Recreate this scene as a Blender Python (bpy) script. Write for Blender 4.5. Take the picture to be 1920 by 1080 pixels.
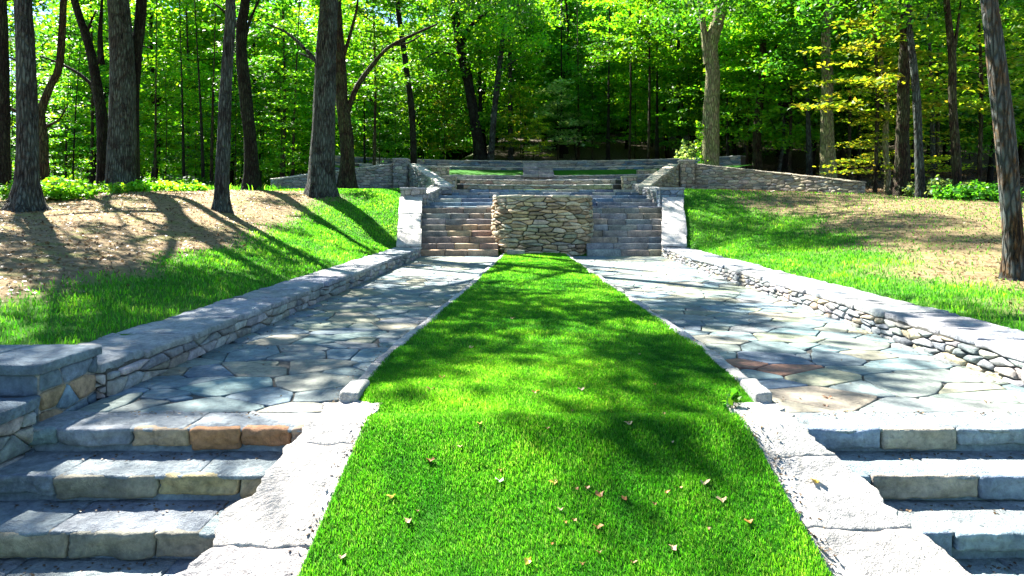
import bpy, math, random
import numpy as np
from mathutils import Vector, noise

SC = bpy.context.scene
for o in list(bpy.data.objects):
    bpy.data.objects.remove(o)
COL = SC.collection

# ------------------------------------------------------------------ camera
ZC = 1.36                       # camera height over the flagged terrace (z = 0)
F = 1300.0 / 1920.0
VX, HY = 990.0, 390.0
cd = bpy.data.cameras.new("camera")
cam = bpy.data.objects.new("camera", cd)
COL.objects.link(cam)
cam.location = (0, 0, ZC)
cam.rotation_euler = (math.radians(90), 0, 0)
cd.sensor_width = 36.0
cd.lens = 36.0 * F
cd.shift_x = -(VX - 960) / 1920.0
cd.shift_y = -(540 - HY) / 1920.0
cd.clip_start = 0.05
cd.clip_end = 1500
SC.camera = cam

def at(px, py, d):
    """world point seen at photograph pixel px,py at depth d"""
    return Vector(((px - VX) * d / 1300.0, d, ZC - (py - HY) * d / 1300.0))

# ------------------------------------------------------------------ light
SUN_AZ = math.radians(-40)      # ahead and to the left
SUN_EL = math.radians(47)
w = bpy.data.worlds.new("World")
SC.world = w
w.use_nodes = True
nt = w.node_tree
sky = nt.nodes.new("ShaderNodeTexSky")
sky.sky_type = 'NISHITA'
sky.sun_disc = False
sky.sun_elevation = SUN_EL
sky.sun_rotation = SUN_AZ
sky.air_density = 1.0
sky.dust_density = 0.1
sky.ozone_density = 4.5
nt.links.new(sky.outputs[0], nt.nodes["Background"].inputs[0])
nt.nodes["Background"].inputs[1].default_value = 0.05
sd = bpy.data.lights.new("sun", 'SUN')
sun = bpy.data.objects.new("sun", sd)
COL.objects.link(sun)
sv = Vector((math.sin(SUN_AZ) * math.cos(SUN_EL), math.cos(SUN_AZ) * math.cos(SUN_EL), math.sin(SUN_EL)))
sun.rotation_euler = sv.to_track_quat('Z', 'Y').to_euler()
sun.location = (-30, 30, 40)
sd.energy = 5.0
sd.angle = math.radians(0.5)
sd.color = (1.0, 0.95, 0.86)
SC.view_settings.view_transform = 'Standard'
SC.view_settings.look = 'None'
SC.view_settings.gamma = 1
SC.view_settings.exposure = 2.75
cy = SC.cycles
cy.max_bounces = 6
cy.diffuse_bounces = 3
cy.transmission_bounces = 4
cy.glossy_bounces = 2
cy.sample_clamp_indirect = 6
cy.caustics_reflective = False
cy.caustics_refractive = False

# ------------------------------------------------------------------ helpers
def tag(o, label=None, cat=None, group=None, kind=None):
    if label: o["label"] = label
    if cat: o["category"] = cat
    if group: o["group"] = group
    if kind: o["kind"] = kind
    return o

def thing(name, loc, label, cat, group=None):
    o = bpy.data.objects.new(name, None)
    o.empty_display_size = 0.2
    COL.objects.link(o)
    o.location = loc
    return tag(o, label, cat, group)

def link_mesh(name, me, mat, parent=None, smooth=True):
    if mat is not None: me.materials.append(mat)
    o = bpy.data.objects.new(name, me)
    COL.objects.link(o)
    if parent is not None: o.parent = parent
    if smooth and len(me.polygons):
        me.polygons.foreach_set("use_smooth", np.ones(len(me.polygons), dtype=bool))
    return o

class MB:
    def __init__(s):
        s.v = []; s.f = []; s.c = []
    def add(s, verts, faces, col):
        b = len(s.v)
        s.v.extend(tuple(p) for p in verts)
        s.f.extend(tuple(i + b for i in f) for f in faces)
        s.c.extend([tuple(col) + (1.0,)] * len(verts))
    def build(s, name, mat, parent=None, smooth=True, origin=None):
        me = bpy.data.meshes.new(name)
        if origin is None:
            origin = parent.location if parent is not None else (0, 0, 0)
        ox, oy, oz = origin
        me.from_pydata([(x - ox, y - oy, z - oz) for x, y, z in s.v], [], s.f)
        at_ = me.attributes.new("tint", 'FLOAT_COLOR', 'POINT')
        at_.data.foreach_set("color", np.array(s.c, dtype=np.float32).ravel())
        o = link_mesh(name, me, mat, parent, smooth)
        if parent is None: o.location = origin
        return o

def poly_mesh(name, V, nper, colors, mat, parent=None, smooth=False):
    """V: (n, nper, 3) array of n faces"""
    n = V.shape[0]
    me = bpy.data.meshes.new(name)
    me.vertices.add(n * nper)
    me.vertices.foreach_set("co", V.reshape(-1).astype(np.float32))
    me.loops.add(n * nper)
    me.loops.foreach_set("vertex_index", np.arange(n * nper, dtype=np.int32))
    me.polygons.add(n)
    me.polygons.foreach_set("loop_start", np.arange(0, n * nper, nper, dtype=np.int32))
    me.update(calc_edges=True)
    a = me.attributes.new("tint", 'FLOAT_COLOR', 'POINT')
    c = np.ones((n, nper, 4), dtype=np.float32)
    c[:, :, :3] = colors[:, None, :]
    a.data.foreach_set("color", c.ravel())
    return link_mesh(name, me, mat, parent, smooth)

def lerp(a, b, t): return a + (b - a) * t
def interp(x, xs, ys): return float(np.interp(x, xs, ys))
def sstep(a, b, x):
    t = np.clip((x - a) / (b - a), 0, 1)
    return t * t * (3 - 2 * t)
def jitter(c, rnd, a=0.15, h=0.06):
    k = 1 + rnd.uniform(-a, a)
    return tuple(max(0.01, x * k * (1 + rnd.uniform(-h, h))) for x in c)

# ------------------------------------------------------------------ materials
def mat_new(name):
    m = bpy.data.materials.new(name)
    m.use_nodes = True
    n = m.node_tree.nodes
    for x in list(n): n.remove(x)
    out = n.new("ShaderNodeOutputMaterial")
    return m, m.node_tree, out

def nd(t, kind, **kw):
    n = t.nodes.new(kind)
    for k, v in kw.items():
        if k in ('blend_type', 'data_type', 'operation', 'attribute_name', 'feature', 'noise_dimensions', 'distance'):
            setattr(n, k, v)
    return n

def mixc(t, fac, a, b, mode='MIX'):
    n = t.nodes.new("ShaderNodeMix"); n.data_type = 'RGBA'; n.blend_type = mode
    for i, v in ((0, fac), (6, a), (7, b)):
        if hasattr(v, 'is_output'): t.links.new(v, n.inputs[i])
        elif i == 0: n.inputs[0].default_value = v
        else: n.inputs[i].default_value = tuple(v) + (1.0,) if len(v) == 3 else v
    return n.outputs[2]

def noise_tex(t, scale, detail=4, rough=0.55, vec=None, dist=0.0):
    n = t.nodes.new("ShaderNodeTexNoise")
    n.inputs["Scale"].default_value = scale
    n.inputs["Detail"].default_value = detail
    n.inputs["Roughness"].default_value = rough
    n.inputs["Distortion"].default_value = dist
    if vec is not None: t.links.new(vec, n.inputs["Vector"])
    return n.outputs["Fac"]

def ramp(t, fac, p0, p1, c0=(0, 0, 0), c1=(1, 1, 1)):
    r = t.nodes.new("ShaderNodeValToRGB")
    r.color_ramp.elements[0].position = p0; r.color_ramp.elements[0].color = tuple(c0) + (1,)
    r.color_ramp.elements[1].position = p1; r.color_ramp.elements[1].color = tuple(c1) + (1,)
    t.links.new(fac, r.inputs[0])
    return r.outputs[0]

def coords(t, scale=(1, 1, 1)):
    tc = t.nodes.new("ShaderNodeTexCoord")
    mp = t.nodes.new("ShaderNodeMapping")
    mp.inputs["Scale"].default_value = scale
    t.links.new(tc.outputs["Object"], mp.inputs["Vector"])
    return mp.outputs["Vector"]

def tint(t):
    a = t.nodes.new("ShaderNodeAttribute"); a.attribute_name = "tint"
    return a.outputs["Color"]

def principled(t, out, col, rough=0.85, bump=None, bstr=0.4, bdist=0.02, spec=0.3):
    p = t.nodes.new("ShaderNodeBsdfPrincipled")
    if hasattr(col, 'is_output'): t.links.new(col, p.inputs["Base Color"])
    else: p.inputs["Base Color"].default_value = tuple(col) + (1,)
    p.inputs["Roughness"].default_value = rough
    p.inputs["Specular IOR Level"].default_value = spec
    if bump is not None:
        b = t.nodes.new("ShaderNodeBump")
        b.inputs["Strength"].default_value = bstr
        b.inputs["Distance"].default_value = bdist
        t.links.new(bump, b.inputs["Height"])
        t.links.new(b.outputs[0], p.inputs["Normal"])
    t.links.new(p.outputs[0], out.inputs["Surface"])
    return p

def stone_material(name, bstr=0.6, scale=1.0, spots=0.5, bdist=0.02):
    m, t, out = mat_new(name)
    v = coords(t)
    n1 = noise_tex(t, 3.0 * scale, 6, 0.65, v, 0.4)
    n2 = noise_tex(t, 22.0 * scale, 6, 0.7, v)
    n3 = noise_tex(t, 90.0 * scale, 3, 0.6, v)
    base = tint(t)
    c = mixc(t, 1.0, base, ramp(t, n1, 0.3, 0.7, (0.5, 0.52, 0.54), (1.3, 1.25, 1.18)), 'MULTIPLY')
    c = mixc(t, 1.0, c, ramp(t, n2, 0.3, 0.72, (0.55, 0.55, 0.57), (1.28, 1.27, 1.24)), 'MULTIPLY')
    sp = ramp(t, noise_tex(t, 9.0 * scale, 8, 0.75, v), 0.60, 0.68)
    c = mixc(t, mathn(t, 'MULTIPLY', sp, spots), c, (0.07, 0.075, 0.06))
    h = mathn(t, 'ADD', n2, mathn(t, 'MULTIPLY', n3, 0.35))
    h = mathn(t, 'ADD', h, mathn(t, 'MULTIPLY', n1, 1.2))
    principled(t, out, c, 0.85, h, bstr, bdist)
    return m

def mathn(t, op, a, b=0.0):
    n = t.nodes.new("ShaderNodeMath"); n.operation = op
    for i, v in ((0, a), (1, b)):
        if hasattr(v, 'is_output'): t.links.new(v, n.inputs[i])
        else: n.inputs[i].default_value = v
    return n.outputs[0]

M = {}
M['stone'] = stone_material("field_stone", 0.7, 1.0, 0.55)
M['flag'] = stone_material("flagstone", 0.5, 0.8, 0.25, 0.015)
M['slab'] = stone_material("pale_slab_stone", 1.0, 0.9, 0.5, 0.035)

def mortar(nm='mortar', k=1.0):
    m, t, out = mat_new(nm)
    v = coords(t)
    n = noise_tex(t, 30, 5, 0.6, v)
    c = ramp(t, n, 0.3, 0.7, tuple(k * v for v in (0.035, 0.036, 0.034)), tuple(k * v for v in (0.085, 0.083, 0.075)))
    principled(t, out, c, 0.95, n, 0.5, 0.01)
    return m
M['mortar'] = mortar()
M['mortar_light'] = mortar('mortar_light', 3.4)

def bark(name, c0, c1, lichen=None, lich_amt=0.5):
    m, t, out = mat_new(name)
    v = coords(t, (1, 1, 0.18))
    n1 = noise_tex(t, 20, 8, 0.75, v, 0.8)
    v2 = coords(t, (1, 1, 0.6))
    n2 = noise_tex(t, 3.0, 5, 0.7, v2)
    c = ramp(t, n1, 0.40, 0.64, c0, c1)
    if lichen:
        l = ramp(t, mathn(t, 'ADD', n2, mathn(t, 'MULTIPLY', noise_tex(t, 22, 5, 0.7, v2), 0.35)), 0.66 - 0.12 * lich_amt, 0.74)
        c = mixc(t, l, c, lichen)
    vo = t.nodes.new("ShaderNodeTexVoronoi"); vo.inputs["Scale"].default_value = 17; vo.feature = 'DISTANCE_TO_EDGE'
    t.links.new(v, vo.inputs["Vector"])
    cr = ramp(t, vo.outputs["Distance"], 0.02, 0.22)
    c = mixc(t, 0.6, c, cr, 'MULTIPLY')
    h = mathn(t, 'ADD', mathn(t, 'MULTIPLY', n1, 0.6), cr)
    principled(t, out, c, 0.9, h, 1.0, 0.04, 0.15)
    return m
M['bark_dark'] = bark("bark_dark", (0.004, 0.003, 0.003), (0.024, 0.018, 0.015), (0.025, 0.03, 0.02), 0.3)
M['bark_grey'] = bark("bark_grey", (0.008, 0.009, 0.010), (0.08, 0.075, 0.065), (0.075, 0.095, 0.085), 0.5)
M['bark_pale'] = bark("bark_pale", (0.18, 0.15, 0.09), (0.48, 0.39, 0.24), (0.26, 0.29, 0.12), 0.5)
M['bark_brown'] = bark("bark_brown", (0.008, 0.005, 0.004), (0.075, 0.045, 0.028), (0.06, 0.065, 0.03), 0.4)
M['bark_mottled'] = bark("bark_mottled", (0.008, 0.006, 0.004), (0.17, 0.10, 0.045), (0.085, 0.10, 0.095), 0.6)

def leafmat(name, trans=0.5, tcol=(1.6, 1.7, 0.7)):
    m, t, out = mat_new(name)
    base = tint(t)
    oi = t.nodes.new("ShaderNodeObjectInfo")
    k = mathn(t, 'ADD', 0.62, mathn(t, 'MULTIPLY', oi.outputs["Random"], 0.85 if name == "leaves" else 0.0)) if name == "leaves" else 0.95  # tone differs per crown, range widened to imitate sunlit and shaded masses
    hs = t.nodes.new("ShaderNodeHueSaturation")
    t.links.new(base, hs.inputs["Color"]); (t.links.new(k, hs.inputs["Value"]) if hasattr(k, 'is_output') else setattr(hs.inputs["Value"], 'default_value', k))
    base = hs.outputs[0]
    p = t.nodes.new("ShaderNodeBsdfPrincipled")
    t.links.new(base, p.inputs["Base Color"])
    p.inputs["Roughness"].default_value = 0.5
    p.inputs["Specular IOR Level"].default_value = 0.35
    tr = t.nodes.new("ShaderNodeBsdfTranslucent")
    t.links.new(mixc(t, 1.0, base, tcol, 'MULTIPLY'), tr.inputs["Color"])
    mx = t.nodes.new("ShaderNodeMixShader"); mx.inputs[0].default_value = trans
    t.links.new(p.outputs[0], mx.inputs[1]); t.links.new(tr.outputs[0], mx.inputs[2])
    t.links.new(mx.outputs[0], out.inputs["Surface"])
    return m
M['leaf'] = leafmat("leaves", 0.46, (3.3, 2.2, 1.0))
M['grass'] = leafmat("grass_blades", 0.5, (3.1, 2.1, 2.0))
M['litter'] = leafmat("dead_leaf", 0.3, (1.3, 1.2, 1.0))

# ------------------------------------------------------------------ terrain heights
WALL_L, WALL_R = -3.05, 3.78       # faces of the low side walls towards the paths
WT = 0.66                          # thickness of those walls
def edge_l(y): return interp(y, [19.4, 22.4, 30], [WALL_L, -3.45, -3.4])
def edge_r(y): return interp(y, [19.4, 22.4, 30], [WALL_R, 4.36, 4.6])
def path_z(y):
    return interp(y, [-20, 2.2, 4.35, 19.6, 22.4, 30, 36, 41, 43, 60, 100, 150],
                  [-1.0, -1.0, 0, 0, 1.36, 2.2, 2.5, 3.3, 4.0, 6.3, 12, 18])
def w_edge(y): return interp(y, [3, 19.2, 22.6, 24, 30, 36, 41, 43, 60, 100, 150], [0.22, 0.22, 1.6, 2.0, 2.1, 2.5, 3.3, 4.0, 6.3, 12, 18])
def pl(y): return interp(y, [-20, 5, 10, 14, 17, 23, 30, 60, 120], [0.2, 0.5, 1.0, 1.33, 1.6, 1.95, 2.02, 2.2, 2.5])
def pr(y): return interp(y, [-20, 4, 9, 15, 20, 24, 30, 45, 60, 100, 150], [0.2, 0.22, 0.36, 0.95, 1.5, 1.84, 2.15, 3.6, 6.0, 12, 18])
def gz(x, y):
    el, er = edge_l(y) - WT, edge_r(y) + WT
    if y > 30:
        cz = w_edge(y)
        if x < 0.4:
            s = sstep(2, 16, -x); z = lerp(cz, pl(y), s)
        else:
            s = sstep(5, 14, x); z = lerp(cz, pr(y), s)
    elif x < el + 0.3:
        s = 1 - (1 - min(1, max(0, (el - x) / 6.5))) ** 1.6
        z = lerp(w_edge(y), pl(y), s)
    elif x > er - 0.3:
        s = 1 - (1 - min(1, max(0, (x - er) / 6.0))) ** 1.4
        z = lerp(w_edge(y), pr(y), s)
    else:
        return path_z(y) - (0.14 if y > 4.6 else 0.45)
    if abs(x) > 4.5:
        z += 0.05 * noise.noise(Vector((x * 0.35, y * 0.35, 3.1)))
        if y > 34: z += 0.35 * noise.noise(Vector((x * 0.12, y * 0.12, 9.1)))
    return float(z)

# where the bare straw-coloured ground lies (world x,y polygons read off the banks)
def dirt_mask(x, y):
    n = 1.3 * noise.noise(Vector((x * 0.5, y * 0.5, 0))) + 0.5 * noise.noise(Vector((x * 2.1, y * 2.1, 5)))
    if x < 0:
        b = interp(y, [0, 5, 7.5, 9.8, 12, 16, 20, 22.6, 24.5, 26], [-5.8, -5.5, -5.3, -5.15, -5.3, -5.9, -6.3, -6.0, -6.0, -30])
        return float(sstep(-0.5, 0.5, (b - x) + n * 0.5)) * float(1 - sstep(23.0, 24.5, y + (x + 8) * 0.35))
    b = interp(y, [0, 6, 8.4, 9.3, 11.4, 13.4, 16.7, 19.9, 22.4, 27], [5.5, 5.5, 5.6, 5.7, 6.1, 6.4, 7.0, 7.3, 7.2, 6.9])
    return float(sstep(-0.9, 0.9, (x - b) + n)) * 0.92

def gridline(segs):
    out = []
    for a, b, s in segs:
        n = max(1, int(round((b - a) / s)))
        out += [a + (b - a) * i / n for i in range(n)]
    out.append(segs[-1][1])
    return out
gx = gridline([(-160, -60, 10), (-60, -20, 2.5), (-20, -6, 0.5), (-6, 7, 0.1), (7, 20, 0.5), (20, 60, 2.5), (60, 160, 10)])
gy = gridline([(-40, -5, 5), (-5, 4, 0.5), (4, 26, 0.25), (26, 46, 0.5), (46, 80, 2), (80, 160, 8)])
def build_ground():
    nx, ny = len(gx), len(gy)
    V = [(x, y, gz(x, y)) for y in gy for x in gx]
    Fc = [(j * nx + i, j * nx + i + 1, (j + 1) * nx + i + 1, (j + 1) * nx + i) for j in range(ny - 1) for i in range(nx - 1)]
    me = bpy.data.meshes.new("ground")
    me.from_pydata(V, [], Fc)
    a = me.attributes.new("tint", 'FLOAT_COLOR', 'POINT')
    C = []
    for x, y, z in V:
        d = dirt_mask(x, y) if y < 30 else 0.0
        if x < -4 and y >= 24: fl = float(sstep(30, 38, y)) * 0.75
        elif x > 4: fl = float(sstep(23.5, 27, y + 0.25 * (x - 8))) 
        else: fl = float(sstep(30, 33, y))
        C.append((d, fl, 0, 1))
    a.data.foreach_set("color", np.array(C, dtype=np.float32).ravel())
    m, t, out = mat_new("ground")
    v = coords(t)
    sep = t.nodes.new("ShaderNodeSeparateColor"); t.links.new(tint(t), sep.inputs[0])
    nA = noise_tex(t, 0.9, 6, 0.65, v); nB = noise_tex(t, 7, 6, 0.7, v); nC = noise_tex(t, 45, 5, 0.7, v)
    g = mixc(t, nA, (0.018, 0.11, 0.006), (0.045, 0.18, 0.01))
    g = mixc(t, mathn(t, 'MULTIPLY', nC, 0.5), g, (0.1, 0.17, 0.03))
    d = ramp(t, nB, 0.3, 0.75, (0.12, 0.08, 0.042), (0.38, 0.285, 0.165))
    d = mixc(t, ramp(t, nC, 0.52, 0.62), d, (0.15, 0.10, 0.06))
    d = mixc(t, mathn(t, 'MULTIPLY', ramp(t, noise_tex(t, 1.6, 5, 0.6, v), 0.5, 0.62), 0.5), d, (0.13, 0.17, 0.035))
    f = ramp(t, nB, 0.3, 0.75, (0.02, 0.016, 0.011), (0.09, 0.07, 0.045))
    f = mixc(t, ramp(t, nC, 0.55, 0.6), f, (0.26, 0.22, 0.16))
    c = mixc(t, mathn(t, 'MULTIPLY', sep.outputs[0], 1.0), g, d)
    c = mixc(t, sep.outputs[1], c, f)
    principled(t, out, c, 0.95, mathn(t, 'ADD', nB, nC), 0.7, 0.05, 0.1)
    o = link_mesh("ground", me, m)
    tag(o, kind='structure')
build_ground()

# ------------------------------------------------------------------ stone pattern tools
def clip(poly, px, py, nx, ny):
    out = []
    n = len(poly)
    for i in range(n):
        a = poly[i]; b = poly[(i + 1) % n]
        da = (a[0] - px) * nx + (a[1] - py) * ny
        db = (b[0] - px) * nx + (b[1] - py) * ny
        if da <= 0: out.append(a)
        if (da < 0 < db) or (db < 0 < da):
            t = da / (da - db)
            out.append((a[0] + (b[0] - a[0]) * t, a[1] + (b[1] - a[1]) * t))
    return out

def cells(region, cw, ch, rnd, jit=0.42, wt=0.10, kf=1.25):
    """irregular polygon packing of a convex region; stones about cw by ch"""
    k = cw / ch * kf
    us = [p[0] for p in region]; vs = [p[1] for p in region]
    u0, u1, v0, v1 = min(us), max(us), min(vs), max(vs)
    pts = []
    nr = max(1, int(round((v1 - v0) / ch)))
    for j in range(nr):
        v = v0 + (j + 0.5) * (v1 - v0) / nr
        u = u0 + rnd.uniform(-0.5, 0.5) * cw
        while u < u1 + cw * 0.5:
            pts.append((u + rnd.uniform(-jit, jit) * cw * 0.5, v + rnd.uniform(-jit, jit) * ch))
            u += cw * rnd.choice([0.62, 0.8, 1.0, 1.25, 1.6])
    P = np.array([(p[0], p[1] * k) for p in pts])
    Wt = [rnd.uniform(-wt, wt) * cw * cw for _ in pts]
    reg = [(p[0], p[1] * k) for p in region]
    res = []
    for i in range(len(P)):
        d = ((P - P[i]) ** 2).sum(1)
        idx = np.argsort(d)[1:22]
        poly = reg
        for j in idx:
            tt = min(0.85, max(0.15, 0.5 + (Wt[i] - Wt[j]) / (2 * d[j] + 1e-9)))
            mx, my = P[i] + (P[j] - P[i]) * tt
            nx, ny = P[j] - P[i]
            poly = clip(poly, mx, my, nx, ny)
            if len(poly) < 3: break
        if len(poly) < 3: continue
        poly = [(p[0], p[1] / k) for p in poly]
        A = 0.5 * sum(poly[q][0] * poly[(q + 1) % len(poly)][1] - poly[(q + 1) % len(poly)][0] * poly[q][1] for q in range(len(poly)))
        if abs(A) < cw * ch * 0.08: continue
        if A < 0: poly = poly[::-1]
        res.append(poly)
    return res

def inset(poly, g):
    cx = sum(p[0] for p in poly) / len(poly); cy_ = sum(p[1] for p in poly) / len(poly)
    out = []
    for p in poly:
        dx, dy = cx - p[0], cy_ - p[1]
        d = math.hypot(dx, dy) + 1e-9
        t = min(0.45, g / d * 1.35)
        out.append((p[0] + dx * t, p[1] + dy * t))
    return out

def stone(mb, poly, mapf, rnd, gap, prot, depth, rad, col, rough=0.004, curve=0.25, jit=0.12):
    # resample edges, cut corners a little
    pts = []
    n = len(poly)
    q = inset(poly, gap)
    for i in range(n):
        a = q[i]; b = q[(i + 1) % n]
        L = math.hypot(b[0] - a[0], b[1] - a[1])
        if L < gap: continue
        k = 3 if L > rad * 6 else 2
        for s in range(k):
            t = (s + 0.5 * (1 if s else 0.4)) / k
            jx = rnd.uniform(-1, 1) * jit * rad; jy = rnd.uniform(-1, 1) * jit * rad
            pts.append((a[0] + (b[0] - a[0]) * t + jx, a[1] + (b[1] - a[1]) * t + jy))
    m = len(pts)
    if m < 4: return
    r1 = inset(pts, rad * 0.4); r2 = inset(pts, rad * 1.2); r3 = inset(r2, rad * 2.5)
    rings = [(pts, -depth), (pts, prot * 0.35), (r1, prot * 0.8), (r2, prot), (r3, prot * (1 + curve * 0.4))]
    V = []
    for ring, w_ in rings:
        for (u, v) in ring:
            V.append(mapf(u, v, w_ + (rnd.uniform(-rough, rough) if w_ > 0 else 0)))
    cx = sum(p[0] for p in pts) / m; cy_ = sum(p[1] for p in pts) / m
    V.append(mapf(cx, cy_, prot * (1 + curve * 0.5) + rnd.uniform(-rough, rough)))
    Fc = []
    for r in range(len(rings) - 1):
        for i in range(m):
            j = (i + 1) % m
            Fc.append((r * m + i, r * m + j, (r + 1) * m + j, (r + 1) * m + i))
    b = (len(rings) - 1) * m
    for i in range(m):
        Fc.append((b + i, b + (i + 1) % m, b + m))
    mb.add(V, Fc, col)

def rbox(mb, lo, hi, rnd, col, seg=(6, 3, 2), r=0.03, amp=0.012, mapf=None, fs=4.0):
    """rounded, rough-hewn block between lo and hi, passed through mapf"""
    h = [(hi[i] - lo[i]) / 2 for i in range(3)]
    c = [(hi[i] + lo[i]) / 2 for i in range(3)]
    r = min(r, min(h) * 0.9)
    off = Vector((rnd.uniform(0, 50), rnd.uniform(0, 50), rnd.uniform(0, 50)))
    nx, ny, nz = seg
    def ax(n, hh):
        if n < 3: return [-hh + 2 * hh * i / n for i in range(n + 1)]
        inner = [-(hh - r) + 2 * (hh - r) * i / (n - 2) for i in range(n - 1)]
        return [-hh] + inner + [hh]
    X, Y, Z = ax(max(3, nx), h[0]), ax(max(3, ny), h[1]), ax(max(3, nz), h[2])
    ids = {}; V = []; Fc = []
    def vid(i, j, k):
        key = (i, j, k)
        if key in ids: return ids[key]
        p = (X[i], Y[j], Z[k])
        q = [max(-(h[a] - r), min(h[a] - r, p[a])) for a in range(3)]
        d = [p[a] - q[a] for a in range(3)]
        L = math.sqrt(sum(x * x for x in d)) + 1e-9
        s = r / L if L > r else 1.0
        pt = Vector([q[a] + d[a] * s + c[a] for a in range(3)])
        nv = noise.noise_vector(pt * fs + off) + 0.5 * noise.noise_vector(pt * fs * 3 + off)
        pt = pt + nv * amp
        if mapf: pt = Vector(mapf(*pt))
        ids[key] = len(V); V.append(pt)
        return ids[key]
    a, b, e = len(X) - 1, len(Y) - 1, len(Z) - 1
    for i in range(a):
        for j in range(b):
            Fc.append((vid(i, j, 0), vid(i, j + 1, 0), vid(i + 1, j + 1, 0), vid(i + 1, j, 0)))
            Fc.append((vid(i, j, e), vid(i + 1, j, e), vid(i + 1, j + 1, e), vid(i, j + 1, e)))
    for i in range(a):
        for k in range(e):
            Fc.append((vid(i, 0, k), vid(i + 1, 0, k), vid(i + 1, 0, k + 1), vid(i, 0, k + 1)))
            Fc.append((vid(i, b, k), vid(i, b, k + 1), vid(i + 1, b, k + 1), vid(i + 1, b, k)))
    for j in range(b):
        for k in range(e):
            Fc.append((vid(0, j, k), vid(0, j, k + 1), vid(0, j + 1, k + 1), vid(0, j + 1, k)))
            Fc.append((vid(a, j, k), vid(a, j + 1, k), vid(a, j + 1, k + 1), vid(a, j, k + 1)))
    mb.add(V, Fc, col)

def arc(pts):
    L = [0.0]
    for a, b in zip(pts[:-1], pts[1:]):
        L.append(L[-1] + math.hypot(b[0] - a[0], b[1] - a[1]))
    return L

def path_frame(pts, side):
    """returns f(u) -> (x, y, nx, ny): point and outward normal (side=+1: to the right of travel)"""
    L = arc(pts)
    xs = [p[0] for p in pts]; ys = [p[1] for p in pts]
    def tan(u):
        e = 0.06
        a, b = max(0, u - e), min(L[-1], u + e)
        dx = interp(b, L, xs) - interp(a, L, xs); dy = interp(b, L, ys) - interp(a, L, ys)
        n = math.hypot(dx, dy) + 1e-9
        return dx / n, dy / n
    def f(u):
        uu = max(0, min(L[-1], u))
        tx, ty = tan(uu)
        return interp(uu, L, xs) + tx * (u - uu), interp(uu, L, ys) + ty * (u - uu), ty * side, -tx * side
    return f, L[-1]

GREY = [(0.31, 0.32, 0.33), (0.24, 0.27, 0.29), (0.36, 0.35, 0.34), (0.29, 0.28, 0.26), (0.20, 0.22, 0.24)]
TAN = [(0.42, 0.36, 0.27), (0.36, 0.32, 0.23), (0.46, 0.41, 0.32), (0.30, 0.27, 0.20), (0.34, 0.33, 0.29)]
BLUE = [(0.12, 0.19, 0.27), (0.16, 0.23, 0.30), (0.12, 0.16, 0.22), (0.19, 0.25, 0.30)]
BROWN = [(0.30, 0.22, 0.15), (0.34, 0.25, 0.16), (0.26, 0.20, 0.15), (0.30, 0.27, 0.22)]

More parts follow.
